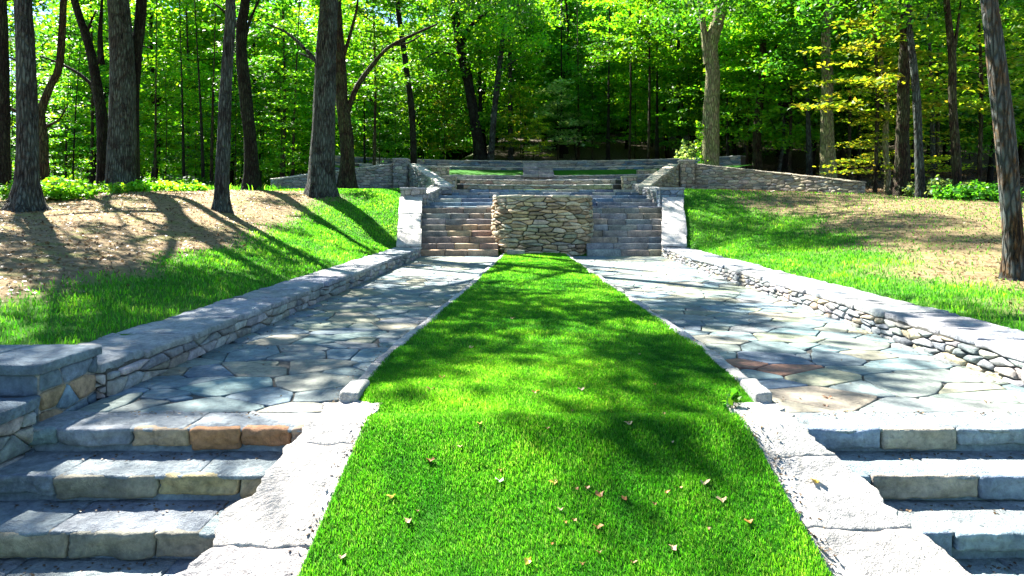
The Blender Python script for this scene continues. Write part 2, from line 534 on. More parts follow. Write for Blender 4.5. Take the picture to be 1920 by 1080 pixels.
def wall(name, label, cat, pts, zb, zt, side, thick, cw, ch, cols, seed, cop=0.07, cop_len=(0.5, 1.1), over=0.04,
         cop_cols=None, gap=0.006, prot=0.035, back=False, ends=(True, True), root=None, cop_mat='slab', group=None):
    """stone wall: visible face along pts, zb/zt = base/top heights at both ends (or callables of u)"""
    rnd = random.Random(seed)
    f, L = path_frame(pts, side)
    zbf = zb if callable(zb) else (lambda u: lerp(zb[0], zb[1], u / L))
    ztf = zt if callable(zt) else (lambda u: lerp(zt[0], zt[1], u / L))
    if root is None:
        root = thing(name, (pts[0][0], pts[0][1], zbf(0)), label, cat, group)
    # core
    core = MB()
    n = max(1, int(L / 0.5)) if len(pts) > 2 or callable(zb) or callable(zt) else 1
    V = []; Fc = []
    for i in range(n + 1):
        u = L * i / n
        x, y, nx, ny = f(u)
        z0, z1 = zbf(u) - 0.05, ztf(u) - cop * 0.6
        for (o_, z_) in ((-0.004, z0), (-0.004, z1), (-thick, z1), (-thick, z0)):
            V.append((x + nx * o_, y + ny * o_, z_))
    for i in range(n):
        for q in range(4):
            a = i * 4 + q; b = i * 4 + (q + 1) % 4
            Fc.append((a, b, b + 4, a + 4))
    Fc.append((0, 1, 2, 3)); Fc.append((n * 4 + 3, n * 4 + 2, n * 4 + 1, n * 4))
    core.add(V, Fc, (0.1, 0.1, 0.09))
    core.build("mortar_core", M['mortar'], root, smooth=False)
    mb = MB()
    def face(mapf, length, zb_, zt_):
        nseg = 1 if not (callable(zb) or callable(zt)) else max(1, int(length / 2))
        for s in range(nseg):
            ua, ub = length * s / nseg, length * (s + 1) / nseg
            reg = [(ua, zb_(ua)), (ub, zb_(ub)), (ub, zt_(ub) - cop), (ua, zt_(ua) - cop)]
            for c in cells(reg, cw, ch, rnd):
                stone(mb, c, mapf, rnd, gap, prot * rnd.uniform(0.5, 1.2), 0.02, min(cw, ch) * 0.16, jitter(rnd.choice(cols), rnd, 0.22))
    def m1(u, z, w_):
        x, y, nx, ny = f(u)
        return (x + nx * w_, y + ny * w_, z)
    face(m1, L, zbf, ztf)
    if back:
        def m2(u, z, w_):
            x, y, nx, ny = f(u)
            return (x - nx * (thick + w_), y - ny * (thick + w_), z)
        face(m2, L, zbf, ztf)
    for e, u0 in ((0, 0.0), (1, L)):
        if not ends[e]: continue
        x0, y0, nx, ny = f(u0)
        tx, ty = (f(L)[0] - f(L - 0.1)[0], f(L)[1] - f(L - 0.1)[1]) if e else (f(0)[0] - f(0.1)[0], f(0)[1] - f(0.1)[1])
        q = math.hypot(tx, ty); tx /= q; ty /= q
        def m3(u, z, w_, x0=x0, y0=y0, nx=nx, ny=ny, tx=tx, ty=ty):
            return (x0 - nx * u + tx * w_, y0 - ny * u + ty * w_, z)
        z0, z1 = zbf(u0), ztf(u0)
        for c in cells([(0.0, z0), (thick, z0), (thick, z1 - cop), (0.0, z1 - cop)], cw, ch, rnd):
            stone(mb, c, m3, rnd, gap, prot * rnd.uniform(0.5, 1.2), 0.02, min(cw, ch) * 0.16, jitter(rnd.choice(cols), rnd, 0.22))
    mb.build("stone_face", M['stone'], root)
    if cop > 0:
        cm = MB()
        u = -over * (1 if ends[0] else 0)
        uend = L + over * (1 if ends[1] else 0)
        while u < uend - 0.02:
            l = rnd.uniform(*cop_len)
            if uend - (u + l) < cop_len[0] * 0.5: l = uend - u
            def m4(a, t, z):
                x, y, nx, ny = f(a)
                return (x + nx * t, y + ny * t, ztf(max(0, min(L, a))) + z)
            dz = rnd.uniform(-0.008, 0.008)
            ov = over + rnd.uniform(-0.04, 0.035)
            rbox(cm, (u + 0.005, -thick - over + rnd.uniform(-.03, .02), -cop + dz), (u + l - 0.005, ov, dz), rnd,
                 jitter(rnd.choice(cop_cols or [(0.5, 0.49, 0.47), (0.45, 0.45, 0.45), (0.54, 0.51, 0.47)]), rnd, 0.1, 0.03),
                 (max(4, int(l / 0.09)), 9, 3), 0.016, 0.018, m4, 6.5)
            u += l
        cm.build("coping", M[cop_mat], root)
    return root

def pier(label, x0, x1, y0, y1, z0, z1, seed, cw=0.25, ch=0.14, cols=GREY, cap=0.08, name="stone_pier", over=0.04, capcol=None, caps=1, group=None, gap=0.006, mm='mortar'):
    rnd = random.Random(seed)
    root = thing(name, ((x0 + x1) / 2, (y0 + y1) / 2, z0), label, "pier", group)
    core = MB()
    V = [(x0, y0, z0), (x1, y0, z0), (x1, y1, z0), (x0, y1, z0), (x0, y0, z1 - cap), (x1, y0, z1 - cap), (x1, y1, z1 - cap), (x0, y1, z1 - cap)]
    core.add(V, [(0, 3, 2, 1), (4, 5, 6, 7), (0, 1, 5, 4), (1, 2, 6, 5), (2, 3, 7, 6), (3, 0, 4, 7)], (0.1, 0.1, 0.1))
    core.build("mortar_core", M[mm], root, smooth=False)
    mb = MB()
    for (ax, ay, bx, by) in ((x0, y0, x1, y0), (x1, y0, x1, y1), (x1, y1, x0, y1), (x0, y1, x0, y0)):
        L = math.hypot(bx - ax, by - ay); tx, ty = (bx - ax) / L, (by - ay) / L
        def mp(u, z, w_): return (ax + tx * u + ty * w_, ay + ty * u - tx * w_, z)
        for c in cells([(0, z0), (L, z0), (L, z1 - cap), (0, z1 - cap)], cw, ch, rnd, 0.25):
            stone(mb, c, mp, rnd, gap, 0.025 * rnd.uniform(0.6, 1.2), 0.02, min(cw, ch) * 0.12, jitter(rnd.choice(cols), rnd, 0.2))
    mb.build("stone_face", M['stone'], root)
    cm = MB()
    X = [lerp(x0 - over, x1 + over, i / caps) for i in range(caps + 1)]
    for i in range(caps):
        rbox(cm, (X[i] + 0.003, y0 - over, z1 - cap), (X[i + 1] - 0.003, y1 + over, z1), rnd, jitter(capcol or (0.36, 0.37, 0.38), rnd, 0.08), (7, 6, 3), 0.015, 0.008)
    cm.build("cap", M['slab'], root)
    return root

# ------------------------------------------------------------------ flagged paths, curbs, central lawn
CL = ([4.4, 4.8, 5.9, 7.07, 10.4, 19.6], [-1.30, -1.30, -1.32, -1.27, -1.08, -0.72])    # outer edge of left curb
CR = ([4.4, 4.8, 6.4, 11.8, 19.6], [1.68, 1.68, 1.70, 1.46, 1.12])
def curb_l(y): return interp(y, *CL)
def curb_r(y): return interp(y, *CR)

def flag_path(name, region, seed, special=None, cw=0.44, ch=0.36, z=0.0, zf=None, cols=None):
    rnd = random.Random(seed)
    mb = MB(); base = MB()
    zz = zf or (lambda y: z)
    ys = sorted(set([p[1] for p in region]))
    base.add([(p[0], p[1], zz(p[1]) - 0.018) for p in region], [tuple(range(len(region)))], (0.05, 0.05, 0.045))
    def mp(u, v, w_): return (u, v, zz(v) + w_ - 0.012)
    cols = cols or [(0.155, 0.215, 0.225), (0.18, 0.225, 0.22), (0.22, 0.24, 0.19), (0.15, 0.215, 0.25), (0.25, 0.25, 0.19), (0.14, 0.195, 0.22), (0.19, 0.22, 0.21)]
    for c in cells(region, cw, ch, rnd, 0.8, 0.28, 1.0):
        cx = sum(p[0] for p in c) / len(c); cy_ = sum(p[1] for p in c) / len(c)
        col = jitter(rnd.choice(cols), rnd, 0.1)
        if special and math.hypot(cx - special[0], cy_ - special[1]) < 0.34: col = (0.30, 0.16, 0.11)
        stone(mb, c, mp, rnd, 0.0065, 0.012, 0.012, 0.007, col, 0.0008, 0.03, 0.5)
    b = base.build(name + "_bed", M['mortar'], None, False); tag(b, kind='structure')
    o = mb.build(name, M['flag'], None); tag(o, kind='structure')

flag_path("left_path", [(WALL_L, 4.62), (-1.34, 4.62), (-1.10, 10.4), (-0.72, 19.62), (WALL_L, 19.62)], 11)
flag_path("right_path", [(1.70, 4.62), (WALL_R, 4.62), (WALL_R, 19.62), (1.14, 19.62), (1.50, 11.8)], 12, special=(2.02, 6.05))

def curb(cf, sgn, label, seed):
    rnd = random.Random(seed)
    root = thing("stone_curb", (cf(4.8), 4.8, 0), label, "curb")
    mb = MB()
    y = 4.72
    while y < 19.5:
        l = rnd.uniform(0.35, 0.8)
        if y < 4.8: l = 0.4
        yb = min(19.6, y + l)
        def mp(a, b, c): return (cf(b) + a * sgn, b, c)
        top = 0.062 + rnd.uniform(-0.012, 0.015) + (0.03 if y < 4.8 else 0)
        wd = 0.10 + rnd.uniform(-0.01, 0.015) + (0.03 if y < 4.8 else 0)
        rbox(mb, (0.0, y + 0.006, -0.06), (wd, yb - 0.006, top), rnd, jitter((0.42, 0.42, 0.42), rnd, 0.12, 0.03), (3, 5, 3), 0.02, 0.014, mp, 7)
        y = yb
    mb.build("curb_stones", M['slab'], root)
curb(curb_l, 1, "low grey stone edging between the left flagstone path and the central lawn", 5)
curb(curb_r, -1, "low grey stone edging between the right flagstone path and the central lawn", 6)

SLOPE = 0.457
Y0 = 4.35
def low_z(y): return -(Y0 - y) * SLOPE
def lawn_z(x, y):
    z = 0.045 if y > 5.0 else (lerp(-0.01, 0.045, max(0, min(1, (y - 4.5) / 0.5))) if y > 4.5 else low_z(y) * (0.84 if y > 3.9 else 0.80) + 0.02 if y < Y0 else 0.02 - 0.03 * (4.5 - y))
    if y > 18.5: z += 0.02 * (y - 18.5)
    return z + 0.02 * noise.noise(Vector((x * 1.3, y * 1.3, 0)))
def lawn_x(y):
    if y > 4.72: return curb_l(y) + 0.08, curb_r(y) - 0.08
    t = (4.72 - y) / 1.4
    return lerp(-1.0, -1.08, t) , lerp(1.33, 1.43, t)

def build_lawn():
    ys = [1.8 + i * 0.1 for i in range(28)] + [4.6, 4.7, 4.719, 4.721, 4.8, 4.9] + [5 + i * 0.2 for i in range(74)]
    nx = 14
    V = []; Fc = []
    for y in ys:
        a, b = lawn_x(y)
        for i in range(nx + 1):
            x = lerp(a, b, i / nx)
            V.append((x, y, lawn_z(x, y)))
    for j in range(len(ys) - 1):
        for i in range(nx):
            q = j * (nx + 1) + i
            Fc.append((q, q + 1, q + nx + 2, q + nx + 1))
    mb = MB(); mb.add(V, Fc, (0, 0, 0))
    m, t, out = mat_new("lawn")
    v = coords(t)
    n = noise_tex(t, 25, 6, 0.7, v)
    c = ramp(t, n, 0.3, 0.7, (0.012, 0.07, 0.003), (0.03, 0.14, 0.007))
    principled(t, out, c, 0.95, n, 0.5, 0.03, 0.1)
    o = mb.build("lawn", m, None); tag(o, kind='structure')
build_lawn()

# ------------------------------------------------------------------ low side walls
wall("low_stone_wall", "low dry stone wall with pale slab coping along the left side of the left path", "wall",
     [(WALL_L, 19.55), (WALL_L, 5.02)], (-0.02, -0.02), (0.25, 0.23), -1, WT, 0.26, 0.085, GREY, 21,
     ends=(False, True), cop=0.065, over=0.03, gap=0.008, prot=0.04, cop_cols=[(0.27, 0.31, 0.36), (0.30, 0.34, 0.38), (0.33, 0.35, 0.37)])
wall("low_stone_wall", "long sunlit dry stone wall with pale coping along the outer side of the right path", "wall",
     [(WALL_R, 5.05), (WALL_R, 19.5)], (-0.02, -0.02), (0.25, 0.26), -1, WT, 0.2, 0.075, GREY + TAN[:1], 22,
     ends=(True, False), cop=0.065, over=0.03, gap=0.008, prot=0.04, cop_cols=[(0.32, 0.34, 0.37), (0.30, 0.33, 0.38), (0.35, 0.36, 0.37)])
# bulky end stone over a drain gap shown by a dark-coloured block, where the right wall leaves the picture
r = thing("end_boulder", (3.68, 5.0, 0.0), "white sunlit block above a dark block standing for the shaded drain gap at the near end of the right wall", "stone block")
mb = MB(); rd = random.Random(4)
rbox(mb, (3.58, 4.78, 0.07), (3.95, 5.06, 0.24), rd, (0.52, 0.5, 0.47), (5, 5, 4), 0.05, 0.02)
rbox(mb, (3.66, 4.7, -0.14), (4.1, 4.95, 0.06), rd, (0.12, 0.1, 0.08), (4, 4, 4), 0.03, 0.02)  # solid block coloured dark in place of the gap's shade
mb.build("block", M['slab'], r)

# ------------------------------------------------------------------ lower stairs and their sloping flank slabs
RI, TR = 0.16, 0.345
def lower_flight(label, xa, xb, seed, pal, landcol):
    rnd = random.Random(seed)
    root = thing("stone_staircase", ((xa + xb) / 2, 3.6, -0.8), label, "staircase")
    for s in range(5):
        zt = -RI * s; yf = 4.3 - TR * s
        back = 4.66 if s == 0 else yf + TR + 0.12
        mb = MB()
        # bedding mortar behind the riser stones
        rbox(mb, (xa, yf + 0.035, zt - 0.36), (xb, back, zt - 0.03), rnd, (0.22, 0.29, 0.35), (24, 3, 4), 0.01, 0.008, None, 7)
        def mr(u, v, w_): return (u, yf + 0.035 - w_, v)
        x = xa
        while x < xb - 0.03:
            l = rnd.uniform(0.3, 0.62)
            if xb - x - l < 0.2: l = xb - x
            zb_ = zt - rnd.uniform(0.105, 0.15)
            def mr(a, b, c, x=x, l=l):
                k = Vector((a * 6, b * 6, c * 9)); d = 0.022 * noise.noise(k) + 0.014 * noise.noise(k * 2.7) + 0.008 * noise.noise(k * 6)
                e = 0.02 * noise.noise(Vector((a * 5, s * 3, 2)))
                return (a + 0.5 * d, b + d, c + (e if c < zt - 0.06 else 0))
            rbox(mb, (x + 0.004, yf - rnd.uniform(0.0, 0.025), zb_), (x + l - 0.004, yf + 0.08, zt - 0.006), rnd, jitter(pal(s, x + l / 2, rnd), rnd, 0.15), (16, 3, 8), 0.018, 0.004, mr, 14)
            x += l
        mb.build("riser", M['stone'], root)
        mb = MB()
        x = xa
        while x < xb - 0.05:
            l = rnd.uniform(0.5, 1.1)
            if xb - x - l < 0.3: l = xb - x
            def mp(a, b, c, x=x): 
                k = 1 - min(1, max(0, (b - yf) / 0.12))
                return (a, b + k * (0.05 * noise.noise(Vector((a * 3.3, s * 5, 1))) + 0.024 * noise.noise(Vector((a * 13, s * 5, 7)))), c + 0.008 * noise.noise(Vector((a * 2.5, b * 4, s))) - k * k * 0.008)
            rbox(mb, (x + 0.0015, yf, zt - 0.024), (x + l - 0.0015, back, zt - (0.003 if s == 0 else 0)), rnd, jitter((0.27, 0.32, 0.35), rnd, 0.09, 0.04),
                 (12, 8, 4), 0.014, 0.007, mp, 9)
            x += l
        mb.build("tread", M['slab'], root)
    return root
def palL(s, x, rnd):
    if s == 0 and -1.95 < x < -1.5: return (0.40, 0.20, 0.10)
    if s == 0 and -2.4 < x: return (0.36, 0.28, 0.20)
    if s == 1 and x > -1.9: return (0.42, 0.34, 0.2)
    return rnd.choice([(0.24, 0.29, 0.34), (0.18, 0.23, 0.28), (0.30, 0.27, 0.22), (0.26, 0.24, 0.2)])
def palR(s, x, rnd):
    return rnd.choice([(0.22, 0.29, 0.36), (0.33, 0.28, 0.19), (0.18, 0.25, 0.32), (0.30, 0.28, 0.23)])
lower_flight("rough stone steps at lower left beside the left stair wall", -3.45, -1.22, 31, palL, None)
lower_flight("rough stone steps at lower right descending from the right path", 1.6, 3.6, 32, palR, None)
mb = MB(); rd = random.Random(8)
for (xa, xb) in ((-2.75, -1.2), (1.6, 3.6)):
    pass
flag_path("lower_landing", [(-4.5, 0.3), (4.5, 0.3), (4.5, 2.62), (-4.5, 2.62)], 14, z=-0.94)

def flank(label, inner, outer, seed, side):
    """sloping band of pale slabs beside the lower grass; inner/outer edges are functions of y"""
    rnd = random.Random(seed)
    root = thing("sloping_cheek_slabs", (inner(4), 4.0, low_z(4.0)), label, "stair cheek")
    mb = MB()
    y = 4.74
    first = True
    while y > 2.0:
        l = rnd.uniform(0.45, 0.8)
        yb = max(1.9, y - l)
        ns = 1
        for q in range(ns):
            a0, a1 = q / ns, (q + 1) / ns
            def mp(a, b, c):
                xi, xo = inner(b), outer(b)
                rag = 0.07 * noise.noise(Vector((b * 5.0, a * 2, seed))) + 0.045 * noise.noise(Vector((b * 19.0, a, seed + 3)))
                zz = (0.0 if b > Y0 else low_z(b)) + 0.022 * noise.noise(Vector((a * 3, b * 5, seed))) + 0.012 * noise.noise(Vector((a * 9, b * 16, seed + 5)))
                return (lerp(xi, xo, a) + rag * (0.3 + a), b, zz + c)
            rbox(mb, (a0 + 0.004, yb + 0.0006, -0.22), (a1 - 0.004, y - 0.0006, 0.035 + rnd.uniform(-0.004, 0.004)), rnd,
                 jitter((0.50, 0.485, 0.46), rnd, 0.06, 0.02), (18, 26, 5), 0.012, 0.007, mp, 12)
        y = yb
    mb.build("slabs", M['slab'], root)
flank("white sunlit sloping stone slabs between the lower left steps and the grass",
      lambda y: lerp(-0.98, -1.06, (4.74 - y) / 1.35), lambda y: interp(y, [2.0, 3.45, 4.3, 4.7], [-2.05, -1.66, -1.38, -1.36]), 41, -1)
flank("sloping pale stone slabs between the grass and the lower right steps",
      lambda y: lerp(1.32, 1.42, (4.74 - y) / 1.35), lambda y: interp(y, [2.0, 3.45, 4.3, 4.7], [2.75, 2.12, 1.70, 1.68]), 42, 1)

pier("blue grey masonry pier with flat cap at the near end of the left wall", -4.6, -3.12, 4.42, 5.0, -0.75, 0.37, 51, 0.26, 0.14, BLUE + BROWN[:3], 0.07, caps=3, capcol=(0.15, 0.21, 0.27), gap=0.006, mm='mortar_light')
wall("stair_side_wall", "thick rubble wall stub at the left picture edge beside the lower steps", "wall",
     [(-3.1, 4.34), (-3.1, 1.2)], (-0.75, -1.2), (0.18, 0.16), -1, 0.7, 0.22, 0.12, BLUE + GREY, 52, ends=(True, True), cop=0.08, cop_cols=[(0.15, 0.21, 0.27)])

# ------------------------------------------------------------------ upper flight, cheeks, piers, rounded bastion
def upper_flight(label, xa_f, xb_f, seed, pal):
    rnd = random.Random(seed)
    root = thing("stone_staircase", ((xa_f(21) + xb_f(21)) / 2, 19.6, 0), label, "staircase")
    for s in range(8):
        y0 = 19.6 + s * 0.35
        xa, xb = xa_f(y0), xb_f(y0)
        mb = MB(); x = xa
        while x < xb - 0.02:
            l = rnd.uniform(0.45, 1.0)
            if xb - x - l < 0.3: l = xb - x
            rbox(mb, (x + 0.004, y0 + rnd.uniform(-0.015, 0.015), s * 0.17 - 0.06), (x + l - 0.004, y0 + 0.45, (s + 1) * 0.17 + rnd.uniform(-0.008, 0.008)),
                 rnd, jitter(pal(s, rnd), rnd, 0.15), (5, 3, 3), 0.02, 0.016, None, 5)
            x += l
        mb.build("step", M['stone'], root)
upper_flight("upper flight of reddish brown stone steps left of the round stone bastion", lambda y: edge_l(y) + 0.0, lambda y: -0.85, 61,
             lambda s, r: r.choice([(0.30, 0.21, 0.15), (0.34, 0.24, 0.17), (0.36, 0.27, 0.17), (0.27, 0.23, 0.2)]) if s < 5 else r.choice([(0.25, 0.24, 0.23), (0.27, 0.21, 0.17)]))
upper_flight("upper flight of grey stone steps right of the round stone bastion", lambda y: 1.68, lambda y: edge_r(y), 62,
             lambda s, r: r.choice([(0.23, 0.25, 0.26), (0.31, 0.26, 0.21), (0.26, 0.25, 0.23)]))

def bastion():
    rnd = random.Random(71)
    cx, cyy, a, b, e = 0.43, 21.05, 1.46, 1.6, 2.2
    pts = []
    for i in range(97):
        th = math.pi / 2 + 2 * math.pi * i / 96
        c, s = math.cos(th), math.sin(th)
        pts.append((cx + a * abs(c) ** (2 / e) * (1 if c > 0 else -1), cyy + b * abs(s) ** (2 / e) * (1 if s > 0 else -1)))
    root = thing("round_stone_bastion", (cx, cyy, 0.0), "rounded dry stone bastion of tan rubble standing between the two upper stair flights", "stone bastion")
    f, L = path_frame(pts, 1)
    z0, z1 = 0.0, 1.66
    def bulge(z): return 0.05 * math.sin(math.pi * (z - z0) / (z1 - z0))
    core = MB(); V = []; n = len(pts) - 1
    for i in range(n):
        for z in (z0, z1):
            dx, dy = pts[i][0] - cx, pts[i][1] - cyy; k = 1 - 0.035 / math.hypot(dx, dy)
            V.append((cx + dx * k, cyy + dy * k, z))
    Fc = [(2 * i, 2 * ((i + 1) % n), 2 * ((i + 1) % n) + 1, 2 * i + 1) for i in range(n)]
    Fc.append(tuple(2 * i + 1 for i in range(n)))
    core.add(V, Fc, (0.1, 0.1, 0.1)); core.build("mortar_core", M['mortar'], root, False)
    mb = MB()
    def mp(u, z, w_):
        x, y, nx, ny = f(u)
        return (x + nx * (w_ + bulge(z) - 0.03), y + ny * (w_ + bulge(z) - 0.03), z)
    pal = [(0.44, 0.33, 0.20), (0.34, 0.26, 0.15), (0.50, 0.40, 0.26), (0.26, 0.20, 0.13), (0.32, 0.30, 0.22), (0.42, 0.38, 0.30)]
    for c in cells([(0, z0), (L, z0), (L, z1), (0, z1)], 0.31, 0.115, rnd, 0.5, 0.2, 1.35):
        stone(mb, c, mp, rnd, 0.011, 0.065 * rnd.uniform(0.5, 1.3), 0.03, 0.016, jitter(rnd.choice(pal), rnd, 0.25), 0.006, 0.3, 0.3)
    mb.build("stone_face", M['stone'], root)
    cm = MB()
    u = 0
    while u < L - 0.05:
        l = rnd.uniform(0.3, 0.55)
        if L - u - l < 0.2: l = L - u
        def m4(aa, t, z):
            x, y, nx, ny = f(aa % L)
            return (x + nx * t, y + ny * t, z)
        rbox(cm, (u + 0.008, -0.4, z1 - 0.01), (u + l - 0.008, rnd.uniform(-0.01, 0.04), z1 + 0.06 + rnd.uniform(-0.01, 0.02)), rnd, jitter((0.4, 0.37, 0.3), rnd, 0.15), (5, 4, 3), 0.02, 0.014, m4, 6)
        u += l
    cm.build("top_course", M['stone'], root)
bastion()
r = thing("stone_block", (-0.3, 19.15, 0.0), "small squared stone block on the grass at the foot of the round bastion", "stone block")
mb = MB(); rbox(mb, (-0.58, 19.05, -0.02), (-0.08, 19.35, 0.2), random.Random(3), (0.36, 0.35, 0.27), (5, 4, 4), 0.03, 0.015)
mb.build("block", M['stone'], r)

def cheek(label, pa, pb, z0, z1, side, seed):
    """raking wall beside the upper flight, from path level to the pier"""
    wall("raking_cheek_wall", label, "wall", [pa, pb], (0.0, 0.9), (z0, z1), side, 0.62, 0.24, 0.1, GREY, seed, cop=0.08,
         ends=(True, False), over=0.03, cop_cols=[(0.52, 0.5, 0.49), (0.56, 0.54, 0.52)])
cheek("white sunlit sloping wall beside the left upper steps", (WALL_L + 0.02, 19.35), (-3.48, 22.5), 0.36, 1.72, 1, 81)
cheek("white sunlit sloping wall beside the right upper steps", (WALL_R - 0.0, 19.35), (4.38, 22.5), 0.36, 1.72, -1, 82)
pier("grey capped pier at the top of the left upper steps", -4.12, -3.4, 22.5, 23.1, 1.2, 2.03, 83, cols=GREY, capcol=(0.34, 0.34, 0.36))
pier("grey capped pier at the top of the right upper steps", 4.3, 5.05, 22.5, 23.1, 1.2, 2.03, 84, cols=BLUE, capcol=(0.28, 0.31, 0.35))

# ramped steps beyond
def ramp_steps():
    rnd = random.Random(91)
    root = thing("shallow_ramp_steps", (0.5, 22.4, 1.3), "shallow blue grey stepped ramp rising behind the round bastion to the terrace", "staircase")
    zt = 1.36; y = 22.4; n = 6
    for s in range(n):
        z1 = 1.42 + s * 0.14; y0 = 22.42 + s * 1.25
        mb = MB(); x = -3.42
        while x < 4.5:
            l = rnd.uniform(0.6, 1.2)
            if 4.5 - x - l < 0.4: l = 4.52 - x
            rbox(mb, (x + 0.004, y0 + rnd.uniform(-0.03, 0.03), z1 - 0.2), (x + l - 0.004, y0 + 1.32, z1 + rnd.uniform(-0.01, 0.01)), rnd, jitter(rnd.choice(BLUE + GREY), rnd, 0.15), (5, 5, 3), 0.025, 0.016, None, 4)
            x += l
        mb.build("step", M['stone'], root)
ramp_steps()
wall("ramp_side_wall", "low rubble wall on the left side of the stepped ramp", "wall", [(-3.38, 29.8), (-3.38, 23.15)], (2.0, 1.3), (2.42, 1.85), -1, 0.5, 0.3, 0.12, GREY, 92, ends=(False, False))
wall("ramp_side_wall", "low rubble wall on the right side of the stepped ramp", "wall", [(4.5, 23.15), (4.5, 29.8)], (1.3, 2.0), (1.85, 2.42), -1, 0.5, 0.3, 0.12, GREY, 93, ends=(False, False))

# ------------------------------------------------------------------ upper terrace: piers, wing walls, tiers
PG = None
pier("small tan pier at the left inner corner of the upper terrace", -3.75, -3.15, 29.9, 30.5, 2.1, 2.75, 101, cols=TAN, capcol=(0.42, 0.38, 0.3))
pier("small tan pier at the right inner corner of the upper terrace", 4.12, 4.68, 29.9, 30.5, 2.1, 2.75, 102, cols=TAN, capcol=(0.42, 0.38, 0.3))
pier("boxy tan pier farther back behind the left raking wall", -4.75, -3.95, 34.0, 34.7, 2.3, 3.4, 103, cols=TAN, capcol=(0.42, 0.38, 0.3))
pier("boxy tan pier farther back behind the right raking wall", 5.45, 6.3, 34.0, 34.7, 2.3, 3.25, 104, cols=TAN, capcol=(0.42, 0.38, 0.3))
pier("tall grey pier where the left wing wall meets the left raking wall", -5.95, -5.35, 30.6, 31.2, 1.9, 3.56, 105, cols=GREY, capcol=(0.36, 0.36, 0.36))
pier("tall pale pier with knobby cap where the right wing wall meets the right raking wall", 6.75, 7.35, 30.6, 31.2, 1.9, 3.5, 106, cols=TAN, capcol=(0.5, 0.48, 0.44))
wall("wing_wall", "long grey stone wing wall running left from the tall left pier behind the big oak", "wall",
     [(-5.95, 30.9), (-7.6, 29.2), (-9.6, 26.6)], (1.9, 1.75), (3.35, 2.5), 1 * -1, 0.45, 0.3, 0.12, GREY, 107, ends=(False, True), cop=0.05)
wall("wing_wall", "long tan stone wing wall sloping down to the right from the tall right pier", "wall",
     [(7.35, 30.9), (9.6, 28.4), (11.9, 25.0)], (2.0, 1.75), (3.35, 2.32), 1, 0.45, 0.34, 0.13, TAN, 108, ends=(False, True), cop=0.05, cop_cols=[(0.4, 0.36, 0.28)])
wall("raking_terrace_wall", "raking wall with bright coping dropping inward from the tall left pier", "wall",
     [(-5.35, 30.9), (-4.3, 29.0), (-3.4, 27.0)], (1.9, 1.9), (3.35, 2.25), 1, 0.45, 0.3, 0.12, GREY, 109, ends=(False, True), cop=0.07)
wall("raking_terrace_wall", "raking wall with bright coping dropping inward from the tall right pier", "wall",
     [(6.75, 30.9), (5.7, 29.0), (4.75, 27.0)], (1.9, 1.9), (3.35, 2.25), -1, 0.45, 0.3, 0.12, TAN, 110, ends=(False, True), cop=0.09, cop_cols=[(0.5, 0.45, 0.36)])

def tier(label, R, z0, z1, a0, a1, seed, cols, cw=0.45, ch=0.13, thick=0.5, cy0=29.0, name="curved_tier_wall"):
    pts = [(0.45 + R * math.sin(math.radians(a)), cy0 + (R) * math.cos(math.radians(a)) * 0.8) for a in np.linspace(a0, a1, 31)]
    wall(name, label, "wall", pts, (z0, z0), (z1, z1), 1, thick, cw, ch, cols, seed, cop=0.06, ends=(False, False), cop_len=(0.7, 1.4))
RUST = [(0.36, 0.26, 0.2), (0.4, 0.33, 0.26), (0.36, 0.33, 0.3)]
tier("lowest curved tier of rust toned stone at the front of the far terrace", 3.7, 2.2, 2.42, -62, 62, 111, RUST, cy0=28.9, thick=1.0)
tier("second curved tier of tan stone on the far terrace", 6.2, 2.35, 2.72, -36, 36, 112, TAN + RUST, cy0=28.4, thick=1.0)
tier("third curved tier of grey stone below the terrace grass", 8.4, 2.6, 3.02, -44, 44, 113, GREY, cy0=28.6, thick=0.6)
tier("tall curved blue grey stone wall at the back of the far terrace under the woods", 14.0, 3.1, 4.2, -52, 52, 114, BLUE + GREY, cy0=30.5, thick=0.5)
tier("middle curved blue grey stone wall above the terrace grass", 11.6, 3.2, 3.68, -52, 52, 115, BLUE + GREY, cy0=30.0, thick=0.5)
# grass slope between tiers
mb = MB(); V = []; Fc = []
for i in range(41):
    a = math.radians(-66 + 132 * i / 40)
    for R, cy0, z in ((8.7, 28.6, 2.98), (11.6, 30.0, 3.5)):
        V.append((0.45 + R * math.sin(a), cy0 + R * math.cos(a) * 0.8, z))
for i in range(40): Fc.append((2 * i, 2 * i + 2, 2 * i + 3, 2 * i + 1))
mb.add(V, Fc, (0, 0, 0)); o = mb.build("terrace_lawn", bpy.data.materials["lawn"], None); tag(o, kind='structure')
# centre steps of the tiers
r = thing("tier_steps", (0.5, 35.0, 2.9), "dark central steps climbing the far grass tier", "staircase")
for s in range(7):
    mb = MB(); rd = random.Random(120 + s)
    x = -0.25
    for q in range(2):
        rbox(mb, (x, 35.0 + s * 0.62, 2.9 + s * 0.12), (x + 0.78, 35.75 + s * 0.62, 3.08 + s * 0.13), rd, jitter((0.24, 0.24, 0.26), rd), (4, 3, 3), 0.02, 0.015)
        x += 0.79
    mb.build("step", M['stone'], r)

